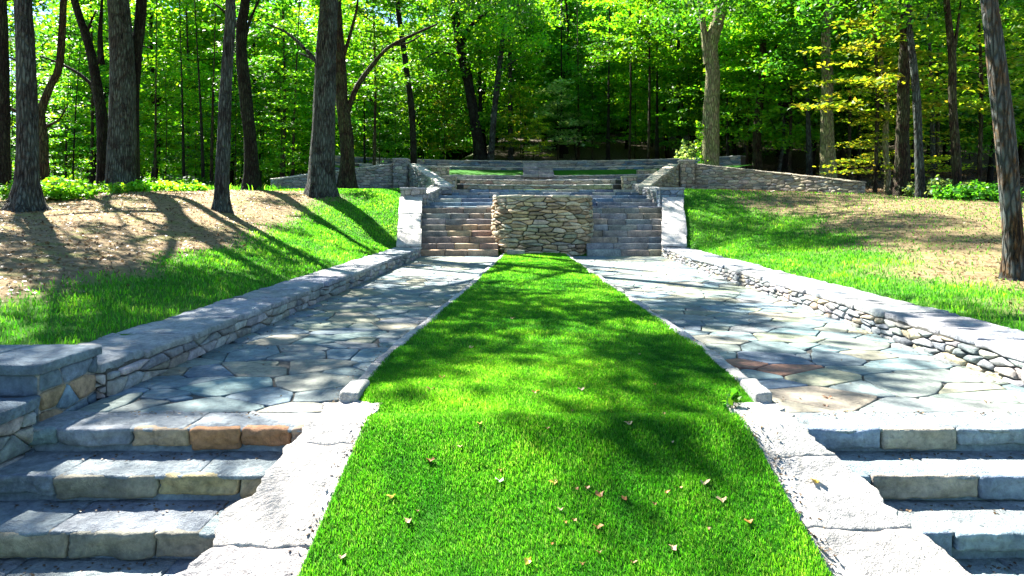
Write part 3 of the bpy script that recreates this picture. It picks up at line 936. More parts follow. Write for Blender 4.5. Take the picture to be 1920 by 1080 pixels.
# ------------------------------------------------------------------ vegetation tools
def tube(mb, pts, radii, rnd, sides=10, rough=0.08, flare=0.0, col=(0.1, 0.1, 0.1)):
    P = [Vector(p) for p in pts]
    # resample smoothly
    Q = []; R = []
    for i in range(len(P) - 1):
        p0 = P[max(0, i - 1)]; p1 = P[i]; p2 = P[i + 1]; p3 = P[min(len(P) - 1, i + 2)]
        L = (p2 - p1).length
        n = max(2, int(L / max(0.12, radii[i] * 1.6)))
        n = min(n, 14)
        for k in range(n):
            t = k / n
            Q.append(0.5 * ((2 * p1) + (p2 - p0) * t + (2 * p0 - 5 * p1 + 4 * p2 - p3) * t * t + (3 * p1 - p0 - 3 * p2 + p3) * t ** 3))
            R.append(lerp(radii[i], radii[i + 1], t))
    Q.append(P[-1]); R.append(radii[-1])
    V = []; Fc = []
    off = rnd.uniform(0, 100)
    for i, (p, r_) in enumerate(zip(Q, R)):
        t = (Q[min(i + 1, len(Q) - 1)] - Q[max(0, i - 1)]).normalized()
        ax = t.orthogonal().normalized() if abs(t.z) < 0.9 else Vector((1, 0, 0))
        bx = t.cross(ax).normalized(); ax = bx.cross(t).normalized()
        h = (p - Q[0]).length
        for k in range(sides):
            a = 2 * math.pi * k / sides
            rr = r_ * (1 + rough * 2 * noise.noise(Vector((math.cos(a) * 1.5, math.sin(a) * 1.5, h * 0.9 + off))))
            if flare: rr += r_ * flare * 1.5 * math.exp(-h / (r_ * 1.6)) * (1 + 0.55 * math.sin(a * 4 + off) )
            V.append(p + (ax * math.cos(a) + bx * math.sin(a)) * rr)
    n = len(Q)
    for i in range(n - 1):
        for k in range(sides):
            a = i * sides + k; b = i * sides + (k + 1) % sides
            Fc.append((a, b, b + sides, a + sides))
    Fc.append(tuple((n - 1) * sides + k for k in range(sides)))
    mb.add(V, Fc, col)

def leaf_quads(C, N, size, rs, elong=1.5):
    """C (n,3) centres, N (n,3) normals -> (n,4,3) kite shaped leaves"""
    n = len(C)
    d = rs.normal(size=(n, 3))
    d -= (d * N).sum(1)[:, None] * N
    d /= np.linalg.norm(d, axis=1)[:, None] + 1e-9
    e = np.cross(N, d)
    s = size * rs.uniform(0.6, 1.25, size=(n, 1))
    V = np.empty((n, 4, 3))
    V[:, 0] = C - d * s * 0.5 * elong
    V[:, 1] = C + e * s * 0.5 + d * s * 0.1
    V[:, 2] = C + d * s * 0.6 * elong
    V[:, 3] = C - e * s * 0.5 + d * s * 0.1
    V[:, 1] += N * s * 0.12; V[:, 3] += N * s * 0.12
    return V

GREENS = np.array([(0.018, 0.11, 0.006), (0.026, 0.15, 0.008), (0.04, 0.18, 0.01), (0.022, 0.13, 0.018), (0.06, 0.2, 0.01)])
YELLOWS = np.array([(0.13, 0.27, 0.015), (0.19, 0.30, 0.02), (0.10, 0.26, 0.015), (0.24, 0.29, 0.03)])
PALES = np.array([(0.10, 0.22, 0.08), (0.14, 0.26, 0.12), (0.08, 0.2, 0.05)])
LIMES = np.array([(0.05, 0.23, 0.008), (0.08, 0.26, 0.01), (0.04, 0.19, 0.008), (0.11, 0.27, 0.012)])  # brighter greens; in the woods they put back-lit sun into leaf colour

def crown_arrays(centres, rs, n_per, rxy, rz, size, pal, tilt=0.5):
    Cs = []; Ns = []; cols = []
    for (c, k) in centres:
        n = int(n_per * k)
        p = rs.normal(size=(n, 3)) * np.array([rxy, rxy, rz]) * 0.55 * k ** 0.5
        # droop outwards
        rr = np.hypot(p[:, 0], p[:, 1])
        p[:, 2] -= rr * 0.15
        Cs.append(p + np.array(c))
        N = rs.normal(size=(n, 3)) * tilt + np.array([0, 0, 1.0])
        N /= np.linalg.norm(N, axis=1)[:, None]
        Ns.append(N)
        base = pal[rs.integers(len(pal), size=n)] * rs.uniform(0.75, 1.25, size=(n, 1))
        cols.append(base * rs.uniform(0.8, 1.2))
    C = np.concatenate(Cs); N = np.concatenate(Ns); K = np.concatenate(cols)
    return leaf_quads(C, N, size, rs), K

crown_cache = {}
def crown_mesh(key, kind, seed, pal, **kw):
    """leafy crown meshes around a vertical axis at the origin (base of tree at z=0)"""
    if key in crown_cache: return crown_cache[key]
    rs = np.random.default_rng(seed); rnd = random.Random(seed)
    cs = []
    if kind == 'canopy':       # broad high crown
        zlo, zhi, R = kw['zlo'], kw['zhi'], kw['R']
        for i in range(kw['n']):
            z = rnd.uniform(zlo, zhi); t = (z - zlo) / (zhi - zlo)
            rm = R * math.sqrt(max(0.05, 1 - (2 * t - 0.85) ** 2 * 0.85))
            a = rnd.uniform(0, 6.283); r_ = rm * math.sqrt(rnd.uniform(0.05, 1))
            cs.append(((r_ * math.cos(a), r_ * math.sin(a), z), rnd.uniform(0.6, 1.5)))
        V, K = crown_arrays(cs, rs, kw['per'], kw.get('rxy', 1.0), kw.get('rz', 0.45), kw['size'], pal, 0.6)
    else:                      # layered sprays
        zlo, zhi, R = kw['zlo'], kw['zhi'], kw['R']
        nl = kw['n']
        for i in range(nl):
            z = lerp(zlo, zhi, (i + rnd.uniform(0, 0.8)) / nl); t = (z - zlo) / (zhi - zlo)
            L = R * (1 - 0.6 * t) * rnd.uniform(0.6, 1.1)
            a = rnd.uniform(0, 6.283)
            m = max(2, int(L / 0.5))
            for k in range(m):
                s = (k + 1) / m
                side = rnd.uniform(-0.45, 0.45) * s
                cs.append(((L * s * math.cos(a + side), L * s * math.sin(a + side), z + 0.35 * L * s * (1 - s * 0.7)), rnd.uniform(0.5, 1.2)))
        V, K = crown_arrays(cs, rs, kw['per'], kw.get('rxy', 0.45), kw.get('rz', 0.10), kw['size'], pal, 0.4)
    o = poly_mesh("crown", V, 4, K, M['leaf'])
    me = o.data
    bpy.data.objects.remove(o)
    crown_cache[key] = (me, cs)
    return crown_cache[key]

def add_crown(root, me, loc=(0, 0, 0), rot=0.0, scale=(1, 1, 1), name="crown"):
    o = bpy.data.objects.new(name, me)
    COL.objects.link(o); o.parent = root
    o.location = loc; o.rotation_euler = (0, 0, rot); o.scale = scale
    return o

# ------------------------------------------------------------------ trees with trunks read off the photograph
crown_cfg = {
    'oakA': ('canopy', 201, GREENS, dict(zlo=6.5, zhi=14, R=4.6, n=34, per=195, size=0.136, rxy=1.0, rz=0.5)),
    'thin': ('canopy', 204, LIMES, dict(zlo=7.0, zhi=14, R=4.2, n=13, per=180, size=0.128, rxy=0.8, rz=0.4)),
    'thinB': ('canopy', 205, GREENS, dict(zlo=7.0, zhi=14.5, R=4.6, n=24, per=165, size=0.136, rxy=0.85, rz=0.4)),
    'oakB': ('canopy', 202, GREENS, dict(zlo=7.0, zhi=15, R=5.2, n=30, per=210, size=0.144, rxy=1.1, rz=0.5)),
    'oakC': ('canopy', 203, LIMES, dict(zlo=6.0, zhi=13, R=4.0, n=19, per=195, size=0.128, rxy=0.95, rz=0.45)),
    'backA': ('canopy', 211, GREENS, dict(zlo=2.5, zhi=15, R=4.2, n=110, per=120, size=0.192, rxy=1.0, rz=0.4)),
    'backB': ('canopy', 212, LIMES, dict(zlo=2.0, zhi=14, R=4.0, n=100, per=120, size=0.184, rxy=1.0, rz=0.35)),
    'backC': ('canopy', 213, GREENS, dict(zlo=5.0, zhi=17, R=4.5, n=100, per=120, size=0.208, rxy=1.1, rz=0.4)),
    'sapG': ('layer', 221, GREENS, dict(zlo=1.0, zhi=7.5, R=2.4, n=34, per=39, size=0.104)),
    'sapL': ('layer', 222, LIMES, dict(zlo=0.8, zhi=6.5, R=2.3, n=32, per=39, size=0.104)),
    'sapY': ('layer', 223, YELLOWS, dict(zlo=0.9, zhi=5.5, R=2.0, n=28, per=42, size=0.096)),
    'sapP': ('layer', 224, PALES, dict(zlo=0.5, zhi=3.5, R=1.6, n=20, per=51, size=0.104)),
}
def get_crown(key):
    k, s, p, kw = crown_cfg[key]
    return crown_mesh(key, k, s, p, **kw)

RT = random.Random(300)
CROWN_POSE = {'4.0': (-0.539, 0.311, 0.379, 0.606), '50.0': (2.95, 1.117, 5.603, 0.849), '80.0': (-1.287, 2.883, 1.335, 0.699), '192.0': (0.645, -3.385, 4.492, 0.743), '226.0': (0.404, -4.003, 1.584, 0.789), '250.0': (5.605, -2.307, 2.372, 1.329), '416.0': (0.317, -0.875, 5.766, 0.828), '473.0': (-1.421, 2.732, 0.872, 0.716), '602.0': (-4.522, -3.718, 3.062, 0.84), '652.0': (5.493, 1.706, 1.52, 0.763), '777.0': (-0.023, -4.684, 2.301, 0.6), '902.0': (-3.331, -1.143, 0.158, 1.393)}   # unseen crowns posed for the shadows they cast: x, y offset, turn, spread
def trunk_tree(label, pts, d, wpx, barkm, crown=None, limbs=(), top_z=13.0, flare=0.5, cs=1.0, name="tree", cat="tree", lean=None, sides=14, group=None, cofs=(0, 0), crot=None, extra=()):
    """pts: pixels from base upward; limbs: lists of (px, py[, d])"""
    b = at(pts[0][0], pts[0][1], d)
    zg = gz(b.x, b.y)
    root = thing(name, (b.x, b.y, zg), label, cat, group)
    W = [at(p[0], p[1], d + (p[2] if len(p) > 2 else 0)) for p in pts]
    W[0].z = zg - 0.15
    r0 = wpx * d / 1300.0 / 2
    if top_z > W[-1].z + 1:
        dirn = (W[-1] - W[-2]).normalized()
        dirn = (dirn + Vector((0, 0, 1.2))).normalized()
        q = W[-1].copy()
        while q.z < top_z:
            q = q + dirn * 2.0 + Vector((RT.uniform(-.2, .2), RT.uniform(-.2, .2), 0))
            W.append(q.copy())
    n = len(W)
    R = [r0 * max(0.25, 1.0 - 0.75 * max(0, (p.z - zg)) / max(6.0, top_z + 1)) for p in W]
    mb = MB()
    tube(mb, W, R, RT, sides, 0.1, flare)
    for l in limbs:
        lp = [at(p[0], p[1], d + (p[2] if len(p) > 2 else 0)) for p in l['p']]
        r = l['w'] * d / 1300.0 / 2
        tube(mb, lp, [r * (1 - 0.7 * i / (len(lp) - 1)) for i in range(len(lp))], RT, 8, 0.1)
    # a few hidden upper limbs carrying the crown
    if crown:
        for i in range(5):
            a = RT.uniform(0, 6.28); base = W[-1] if n < 3 else W[-2]
            z0 = RT.uniform(0.55, 0.95) * top_z
            k = [j for j in range(len(W)) if W[j].z <= z0][-1]
            s = W[k]
            if s.z < ZC + 0.3 * d: continue
            L = RT.uniform(2, 3.6)
            tube(mb, [s, s + Vector((math.cos(a) * L * .5, math.sin(a) * L * .5, 0.8)), s + Vector((math.cos(a) * L, math.sin(a) * L, 2.0))], [R[k] * .5, R[k] * .35, 0.03], RT, 7, 0.1)
    if crown and "%.1f" % pts[0][0] in CROWN_POSE:     # main bough reaching into the spread of the crown
        qx, qy = CROWN_POSE["%.1f" % pts[0][0]][:2]
        ks = [j for j in range(len(W)) if W[j].z > max(ZC + 0.31 * d, 0.5 * top_z)]
        if ks and math.hypot(b.x + qx - W[ks[0]].x, b.y + qy - W[ks[0]].y) > 1.0:
            s0 = W[ks[0]]; e0 = Vector((b.x + qx, b.y + qy, s0.z + 3.2))
            m0 = (s0 + e0) / 2 + Vector((0, 0, 0.5))
            tube(mb, [s0, m0, e0], [R[ks[0]] * 0.6, R[ks[0]] * 0.4, 0.04], RT, 8, 0.1)
    mb.build("trunk", M[barkm], root)
    if crown:
        me, _ = get_crown(crown)
        t = W[-2]
        dx, dy, rot, sc_ = t.x - b.x + cofs[0], t.y - b.y + cofs[1], RT.uniform(0, 6.28), cs
        key = "%.1f" % pts[0][0]
        if key in CROWN_POSE: dx, dy, rot, sc_ = CROWN_POSE[key]
        add_crown(root, me, (dx, dy, 0), rot, (sc_, sc_, top_z / 14.0))["posekey"] = key
        for (kx, ex, ey, er_, es) in extra:  # further crowns above the view, added only to cast shade
            add_crown(root, get_crown(kx)[0], (ex, ey, 0), er_, (es, es, top_z / 14.0), "shade_crown")
    return root

trunk_tree("dark trunk cut off by the left picture edge", [(4, 350), (6, 200), (2, 0)], 20, 26, 'bark_dark', 'thin', top_z=13, cs=0.6)
trunk_tree("grey lichened trunk with flared foot second from the left picture edge", [(50, 392), (52, 300), (50, 180), (46, 60), (43, 0)], 14.2, 38, 'bark_grey', 'oakC', top_z=13, flare=0.85, cs=0.9, extra=[('oakB', -1.6, 0.2, 1.0, 0.56)])  # second crown added out of view to shade the near left bank
trunk_tree("crooked brown tree with forking bare limbs behind the lichened left trunk", [(80, 335), (82, 260), (76, 215), (95, 160), (112, 120)], 21, 18, 'bark_brown', 'thin', cs=0.6, cofs=(-2, 0), top_z=10,
           limbs=[dict(p=[(76, 250), (40, 215), (5, 195)], w=12), dict(p=[(80, 240), (110, 225), (125, 200)], w=7), dict(p=[(50, 130), (28, 112), (10, 105)], w=7)])
trunk_tree("slim dark tree leaning left with a bare side limb beside the great double trunk", [(192, 352), (192, 240), (185, 180), (168, 90), (140, 0)], 22.5, 21, 'bark_dark', 'thin', cs=0.7, top_z=12,
           limbs=[dict(p=[(188, 175), (150, 140), (110, 118), (75, 105)], w=8), dict(p=[(172, 100), (165, 60), (180, 20)], w=8), dict(p=[(190, 120), (188, 60), (192, -10)], w=13)])
trunk_tree("massive grey brown trunk of the great double tree on the left", [(226, 356), (228, 240), (230, 120), (222, 0)], 22, 50, 'bark_grey', 'thin', top_z=15, flare=0.25)
trunk_tree("dark right hand stem fused to the great double tree on the left", [(250, 354), (248, 240), (254, 120), (266, 0)], 22.4, 26, 'bark_dark', 'thin', cs=0.7, top_z=14, flare=0.2)
trunk_tree("slim pale grey trunk standing alone in front of the left woods", [(416, 375), (418, 300), (424, 160), (432, 0)], 17.2, 25, 'bark_grey', 'thinB', top_z=13, flare=0.55, cs=1.2, cofs=(1.6, -0.6))
trunk_tree("dark leaning trunk just right of the slim grey trunk", [(473, 352), (470, 270), (458, 160), (452, 60), (460, 0)], 24.5, 27, 'bark_dark', 'thin', cs=0.7, top_z=13,
           limbs=[dict(p=[(455, 70), (435, 35), (400, 5)], w=9), dict(p=[(458, 80), (468, 40), (490, -10)], w=9)])
trunk_tree("big grey oak with broad flared foot in front of the left wing wall", [(602, 357), (603, 300), (608, 200), (612, 100), (618, 0)], 22.6, 46, 'bark_grey', 'thinB', top_z=15, flare=0.3,
           limbs=[dict(p=[(606, 130), (570, 90), (535, 60), (500, 45)], w=9), dict(p=[(607, 125), (575, 105), (560, 100)], w=6)])
trunk_tree("brown tree with a long limb arching right behind the big oak", [(652, 322), (650, 260), (640, 180), (636, 80), (630, 0)], 27.5, 27, 'bark_brown', 'oakA', top_z=17, cs=1.5, cofs=(4.0, -1.5),
           limbs=[dict(p=[(650, 215), (668, 165), (700, 120), (730, 88), (775, 65), (820, 45)], w=12), dict(p=[(735, 84), (765, 80), (795, 62)], w=6), dict(p=[(640, 120), (655, 70), (668, 20), (672, -20)], w=9)])
trunk_tree("slender dark tree behind the left raking wall", [(777, 305), (773, 220), (762, 130), (752, 60), (745, 0)], 36, 13, 'bark_dark', 'oakA', top_z=24, cs=1.2, cofs=(2.0, -3.0))  # crown set this tall so its shadow reaches the right bank
trunk_tree("dark tree forking to the right beyond the curved terrace walls", [(902, 305), (888, 210), (868, 110), (858, 60), (850, 0)], 44, 22, 'bark_dark', 'oakA', top_z=25, cs=1.2,
           limbs=[dict(p=[(865, 85), (882, 50), (910, 25), (945, -5)], w=11), dict(p=[(858, 105), (820, 98), (790, 115)], w=5)])
trunk_tree("slim smooth blue grey trunk leaning right beyond the curved walls", [(919, 305), (928, 200), (938, 110), (948, 40), (955, -10)], 43.5, 13, 'bark_grey', 'oakC', top_z=18,
           limbs=[dict(p=[(930, 145), (955, 120), (985, 105)], w=4), dict(p=[(957, 10), (975, 10), (1000, -10)], w=6)])
trunk_tree("short straight pale trunk behind the slim leaning one", [(957, 300), (957, 180), (955, 60)], 47, 10, 'bark_grey', 'oakC', top_z=18)
trunk_tree("large pale tan tree forking into two limbs with ivy on its side", [(1331, 320), (1332, 240), (1336, 140), (1333, 85), (1346, 40), (1352, -5)], 33, 36, 'bark_pale', 'oakB', top_z=16, flare=0.08,
           limbs=[dict(p=[(1328, 120), (1322, 75), (1316, 30), (1309, -10)], w=20)])
trunk_tree("thin straight dark tree right of the ivy clad tree", [(1420, 322), (1420, 240), (1430, 130), (1431, 40), (1433, 0)], 37, 17, 'bark_brown', 'oakA', top_z=16)
trunk_tree("slim grey trunk in shade between the wing wall and the pale stump", [(1474, 325), (1472, 240), (1470, 140)], 40, 17, 'bark_dark', 'oakC', top_z=15)
trunk_tree("very thin grey sapling trunk left of the broad mossy trunk", [(1517, 330), (1516, 260), (1513, 150)], 35, 11, 'bark_grey', None, top_z=9)
trunk_tree("broad mossy pale trunk rising behind the right wing wall", [(1553, 337), (1552, 270), (1550, 200), (1552, 150)], 32, 29, 'bark_pale', 'oakA', top_z=12, flare=0.3)
trunk_tree("small tan trunk left of the tall dark trunk", [(1665, 362), (1664, 320), (1660, 270), (1662, 180)], 26, 12, 'bark_pale', 'sapY', top_z=8)
trunk_tree("tall dark trunk with sunlit flared foot on the right lawn edge", [(1688, 374), (1692, 300), (1694, 160), (1700, 0)], 23.6, 26, 'bark_brown', 'oakB', top_z=14, flare=0.7)
trunk_tree("slim grey trunk standing just right of the tall dark trunk", [(1728, 382), (1724, 320), (1718, 180), (1706, 60), (1702, 0)], 22.6, 16, 'bark_grey', 'oakA', top_z=14, flare=0.8)
trunk_tree("thin sapling trunk between the grey trunk and the forked brown tree", [(1749, 355), (1749, 280), (1746, 150)], 28, 10, 'bark_grey', 'sapY', top_z=9)
trunk_tree("forked brown tree rising from the leafy shrubs on the right", [(1794, 388), (1793, 300), (1786, 180), (1785, 110), (1779, 40), (1775, 0)], 22.3, 17, 'bark_brown', 'oakC', top_z=13, flare=0.5,
           limbs=[dict(p=[(1786, 115), (1794, 60), (1802, 0)], w=9)])
trunk_tree("lichen mottled trunk in the right foreground beside the picture edge", [(1902, 525), (1898, 440), (1888, 300), (1874, 170), (1862, 60), (1852, -20)], 10.0, 37, 'bark_mottled', 'oakB', top_z=14, flare=0.35)
# thin stems in the woods
for i, (px, py, d, wp, lean) in enumerate([(291, 350, 29, 6, 2), (345, 350, 29, 7, -6), (382, 352, 28, 8, -12), (396, 350, 30, 8, 6), (135, 345, 30, 4, 16),
                                          (123, 345, 31, 4, 8), (548, 340, 32, 8, 10), (684, 318, 38, 6, -3), (1052, 300, 50, 8, 1), (1085, 300, 48, 7, -2),
                                          (1140, 300, 46, 9, 3), (1232, 300, 46, 10, 0), (1272, 298, 50, 12, 2), (1365, 320, 40, 8, -3), (1610, 345, 34, 7, 4)]):
    trunk_tree(["thin sapling stem left of the slim grey trunk, nearest the great double tree", "thin dark wavy stem midway between the double tree and the slim grey trunk",
                "thin dark forked stem close left of the slim grey trunk", "thin brownish stem touching the slim grey trunk's left side", "hair thin leaning stem in the bright meadow gap at far left",
                "second hair thin stem in the bright meadow gap at far left", "thin dark stem left of the big grey oak", "thin stem right of the arching brown tree",
                "thin stem in the dark woods above the centre of the curved wall", "thin upright stem slightly right of the terrace centre line", "pale thin stem in the woods above the round bastion's right edge",
                "upright dark stem in the woods above the right terrace end", "thicker dark stem just left of the ivy clad tree", "thin stem right behind the ivy clad tree", "thin stem behind the end of the right wing wall"][i],
               [(px, py), (px + lean * 0.4, py - 130), (px + lean, py - 260), (px + lean * 1.5, -20)], d, wp, 'bark_dark' if i % 3 else 'bark_brown', None, top_z=4, flare=0.2, sides=8)

# ------------------------------------------------------------------ understorey saplings placed where the photo shows bright sprays
def sapling(label, px, py, d, key, s=1.0, sz=None, group=None, name="sapling"):
    b = at(px, py, d); z = gz(b.x, b.y)
    root = thing(name, (b.x, b.y, z), label, "sapling", group)
    me, _ = get_crown(key)
    kw = crown_cfg[key][3]
    H = kw['zhi'] * (sz or s)
    mb = MB()
    p = Vector((b.x, b.y, z - 0.1))
    tube(mb, [p, p + Vector((0.06, 0, H * 0.5)), p + Vector((-0.05, 0.05, H * 0.97))], [0.03 * s, 0.02 * s, 0.008], RT, 6, 0.05)
    mb.build("trunk", M['bark_brown'], root)
    add_crown(root, me, (0, 0, 0), RT.uniform(0, 6.28), (s, s, sz or s))
SAPS = [
 ("yellow leaved sapling glowing in the middle of the woods left of the forked dark tree", 832, 305, 45, 'sapY', 1.0),
 ("yellow green sapling right of the slim leaning trunk above the curved wall", 975, 303, 44.5, 'sapY', 0.9),
 ("small yellow bush sapling just above the central tier steps", 1010, 303, 43.5, 'sapY', 0.55),
 ("pale green sapling in the woods above the bastion's left half", 1045, 300, 46, 'sapP', 1.5),
 ("lime green sapling beside the pale one in the central woods", 1000, 300, 48, 'sapL', 0.9),
 ("lime sapling filling the gap between the double tree and the slim stems", 310, 350, 31, 'sapL', 0.9),
 ("bright lime sapling in the meadow gap behind the crooked brown tree", 120, 345, 30, 'sapL', 0.8),
 ("lime sapling behind the first slim stems left of the grey trunk", 365, 350, 33, 'sapL', 1.0),
 ("green sapling behind the slim pale grey trunk", 440, 350, 31, 'sapG', 1.0),
 ("green sapling left of the big grey oak", 525, 345, 30, 'sapL', 0.9),
 ("green sapling right of the arching brown tree", 710, 312, 38, 'sapG', 1.0),
 ("lime sapling left of the slender dark tree", 740, 312, 40, 'sapL', 1.0),
 ("green sapling in the woods beside the ivy clad tree", 1290, 300, 45, 'sapG', 1.2),
 ("lime sapling in the woods right of the terrace centre", 1190, 298, 50, 'sapL', 1.3),
 ("green sapling above the curved wall right of centre", 1110, 298, 47, 'sapG', 1.1),
 ("shaded sapling at the far left picture edge", 20, 345, 27, 'sapG', 0.9),
]
for s_ in SAPS: sapling(*s_)
def spray_tree(label, px, py, d, pal, hlo, hhi, R, n, seed, stem=0.09, size=0.15):
    """taller understorey tree whose layered sprays begin above head height"""
    b = at(px, py, d); z = gz(b.x, b.y)
    root = thing("understorey_tree", (b.x, b.y, z), label, "tree")
    me, cs = crown_mesh("spray%d" % seed, 'layer', seed, pal, zlo=hlo, zhi=hhi, R=R, n=n, per=28, size=size, rxy=0.5, rz=0.09)
    mb = MB()
    p = Vector((b.x, b.y, z - 0.1))
    tube(mb, [p, p + Vector((0.1, 0, hhi * 0.5)), p + Vector((-0.1, 0.1, hhi))], [stem, stem * 0.7, 0.02], RT, 7, 0.08)
    for i in range(0, len(cs), 4):
        c = Vector(cs[i][0]); q = Vector((0, 0, max(hlo * 0.8, c.z - 0.3)))
        tube(mb, [p + q, p + (c + q) * 0.5 + Vector((0, 0, .05)), p + c], [0.022, 0.015, 0.006], RT, 4, 0.0)
    mb.build("trunk", M['bark_brown'], root)
    add_crown(root, me)
spray_tree("yellow green layered tree left of the tall dark trunk", 1640, 360, 25.5, YELLOWS * 1.15, 2.5, 8.0, 2.9, 44, 231)
spray_tree("green layered tree behind the broad mossy trunk", 1590, 345, 33, LIMES, 3.4, 10, 3.4, 44, 232)
spray_tree("mid green layered tree between the ivy clad tree and the mossy trunk", 1480, 330, 36, LIMES * 1.1, 3.8, 11, 3.6, 46, 233)
spray_tree("yellowish layered tree between the forked brown tree and the mottled trunk", 1835, 375, 26, (YELLOWS + GREENS[:4]) * 0.6, 2.5, 9, 3.2, 44, 234)
spray_tree("pale green layered tree behind the slim shaded trunk right of the ivy clad tree", 1400, 320, 40, LIMES * 1.1, 4.5, 12, 3.6, 44, 241, size=0.15)
spray_tree("bright layered tree behind the thin sapling trunk on the right", 1755, 365, 30, LIMES, 3.2, 10, 3.2, 42, 242)
spray_tree("pale leaved tree high above the right end of the curved walls", 1180, 300, 46, LIMES * 1.2, 9, 15, 4.0, 40, 243, size=0.16)
spray_tree("bright lime layered tree right of the slender trunk in the centre woods", 1215, 300, 42, LIMES * 1.1, 6.0, 13, 4.0, 46, 235, size=0.18)
spray_tree("leafy green tree hanging over the left terrace pier", 700, 320, 34, LIMES, 4.2, 11, 3.6, 44, 236)
spray_tree("green layered tree behind the left wing wall", 530, 345, 33, GREENS * 1.2, 3.0, 10.5, 3.4, 44, 237)
spray_tree("lime layered tree behind the slim grey trunk", 350, 350, 36, LIMES, 3.0, 11, 3.5, 44, 238)
spray_tree("green layered tree behind the double trunk", 170, 350, 33, GREENS * 1.2, 4.0, 10.5, 3.0, 38, 239)

# ------------------------------------------------------------------ the woods behind: individual trees, copies of four models
def model_tree(key, h, r, bm, seed):
    me, cs = get_crown(key)
    root = thing("woodland_tree", (0, 0, 0), "woodland tree", "tree", "woodland trees massed behind the terraces")
    rnd = random.Random(seed); mb = MB()
    tube(mb, [(0, 0, -0.3), (0.35, 0.1, h * .25), (-0.2, 0.1, h * .55), (0.35, 0, h)], [r, r * .8, r * .55, 0.04], rnd, 9, 0.12, 0.4)
    for i in range(10):
        c = Vector(cs[i * 5][0]); z = max(2.0, c.z - 1.2)
        tube(mb, [(0, 0, z), (c.x * .5, c.y * .5, z + .5), tuple(c)], [r * .3, r * .2, 0.02], rnd, 5, 0.1)
    t = mb.build("trunk", M[bm], root)
    c = add_crown(root, me)
    return root, t, c
MODELS = [model_tree('backA', 15, 0.2, 'bark_dark', 1), model_tree('backB', 14, 0.16, 'bark_dark', 2), model_tree('backC', 17, 0.24, 'bark_brown', 3), model_tree('backB', 12, 0.12, 'bark_grey', 4)]
used = [False] * len(MODELS)
rw = random.Random(400)
spots = []
tries = 0
while len(spots) < 125 and tries < 6000:
    tries += 1
    y = rw.uniform(30, 98); x = rw.uniform(-0.86, 0.82) * y
    if y < 46 and -13 < x < 13: continue
    if y < 36 and x > 0: continue
    if x < -8 and y < 39: continue
    px = VX + 1300 * x / y
    if px < 170 and y > 34 and rw.random() < 0.85: continue
    if px < 600 and rw.random() < 0.25: continue     # the bright gap at the left
    dmin = 3.0 + y * 0.02
    if any((x - a) ** 2 + (y - b) ** 2 < dmin * dmin for a, b in spots): continue
    spots.append((x, y))
spots.sort(key=lambda p: p[1])
for i, (x, y) in enumerate(spots):
    k = rw.choice([0, 1, 1, 2, 3, 3]) if x > 8 else rw.choice([0, 0, 1, 2, 2, 3]) if x > -8 else rw.choice([0, 1, 1, 3, 3])  # more lime crowns at the sides, their colour standing in for brighter light
    root, t, c = MODELS[k]
    if used[k]:
        root = root.copy(); COL.objects.link(root)
        for ch in (t, c):
            n_ = ch.copy(); COL.objects.link(n_); n_.parent = root
    used[k] = True
    s = rw.uniform(0.85, 1.2)
    root.location = (x, y, gz(x, y)); root.rotation_euler = (0, 0, rw.uniform(0, 6.28)); root.scale = (s, s, s * rw.uniform(0.95, 1.15))
    px = VX + 1300 * x / y
    where = ("behind the bright gap at far left" if px < 150 else "behind the great double tree" if px < 330 else "behind the slim grey trunk" if px < 500 else
             "behind the big grey oak" if px < 680 else "behind the left terrace piers" if px < 860 else "above the centre of the curved walls" if px < 1100 else
             "above the right part of the curved walls" if px < 1300 else "behind the ivy clad tree" if px < 1480 else "behind the broad mossy trunk" if px < 1640 else
             "behind the tall dark trunk" if px < 1780 else "behind the mottled foreground trunk")
    depth = "nearer" if y < 50 else "middle row" if y < 70 else "distant"
    root["label"] = "%s leafy woodland tree %s" % (depth, where)

usp = []
while len(usp) < 60:
    y = rw.uniform(42, 80); x = rw.uniform(-0.8, 0.8) * y
    if y < 46 and -13 < x < 13: continue
    usp.append((x, y))
um = None
for i, (x, y) in enumerate(usp):
    if um is None:
        me, cs_ = get_crown('sapG'); root = thing("forest_sapling", (0, 0, 0), "x y z w", "sapling", "undergrowth saplings below the woodland trees")
        mb = MB(); tube(mb, [(0, 0, -0.2), (0.25, 0.1, 2), (-0.15, 0, 4.5), (0.1, 0, 7)], [0.035, 0.03, 0.022, 0.01], RT, 6); t = mb.build("trunk", M['bark_dark'], root); c = add_crown(root, me)
        um = (root, t, c)
    else:
        root = um[0].copy(); COL.objects.link(root)
        for ch in um[1:]:
            n_ = ch.copy(); COL.objects.link(n_); n_.parent = root
    s = rw.uniform(0.7, 1.3)
    root.location = (x, y, gz(x, y)); root.rotation_euler = (0, 0, rw.uniform(0, 6.28)); root.scale = (s * 1.3, s * 1.3, s)
    px = VX + 1300 * x / y
    root["label"] = "shady green undergrowth sapling " + ("in the left woods" if px < 600 else "in the woods above the terraces" if px < 1300 else "in the dark woods on the right")

# far wall of foliage as one mass, beyond the trees one can tell apart
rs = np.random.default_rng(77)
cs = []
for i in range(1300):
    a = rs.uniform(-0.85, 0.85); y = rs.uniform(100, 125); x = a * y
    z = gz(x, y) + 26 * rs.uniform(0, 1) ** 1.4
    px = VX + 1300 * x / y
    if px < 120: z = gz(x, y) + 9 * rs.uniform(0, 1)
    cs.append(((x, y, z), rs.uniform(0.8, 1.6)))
V, K = crown_arrays(cs, rs, 60, 4.0, 1.6, 1.0, GREENS * 0.5, 0.8)  # greens darkened to put the woods' deep shade into the leaf colour
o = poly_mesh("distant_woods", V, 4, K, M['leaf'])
tag(o, "dense green mass of far woodland foliage on the slope behind all the trees", "woodland", kind='stuff')

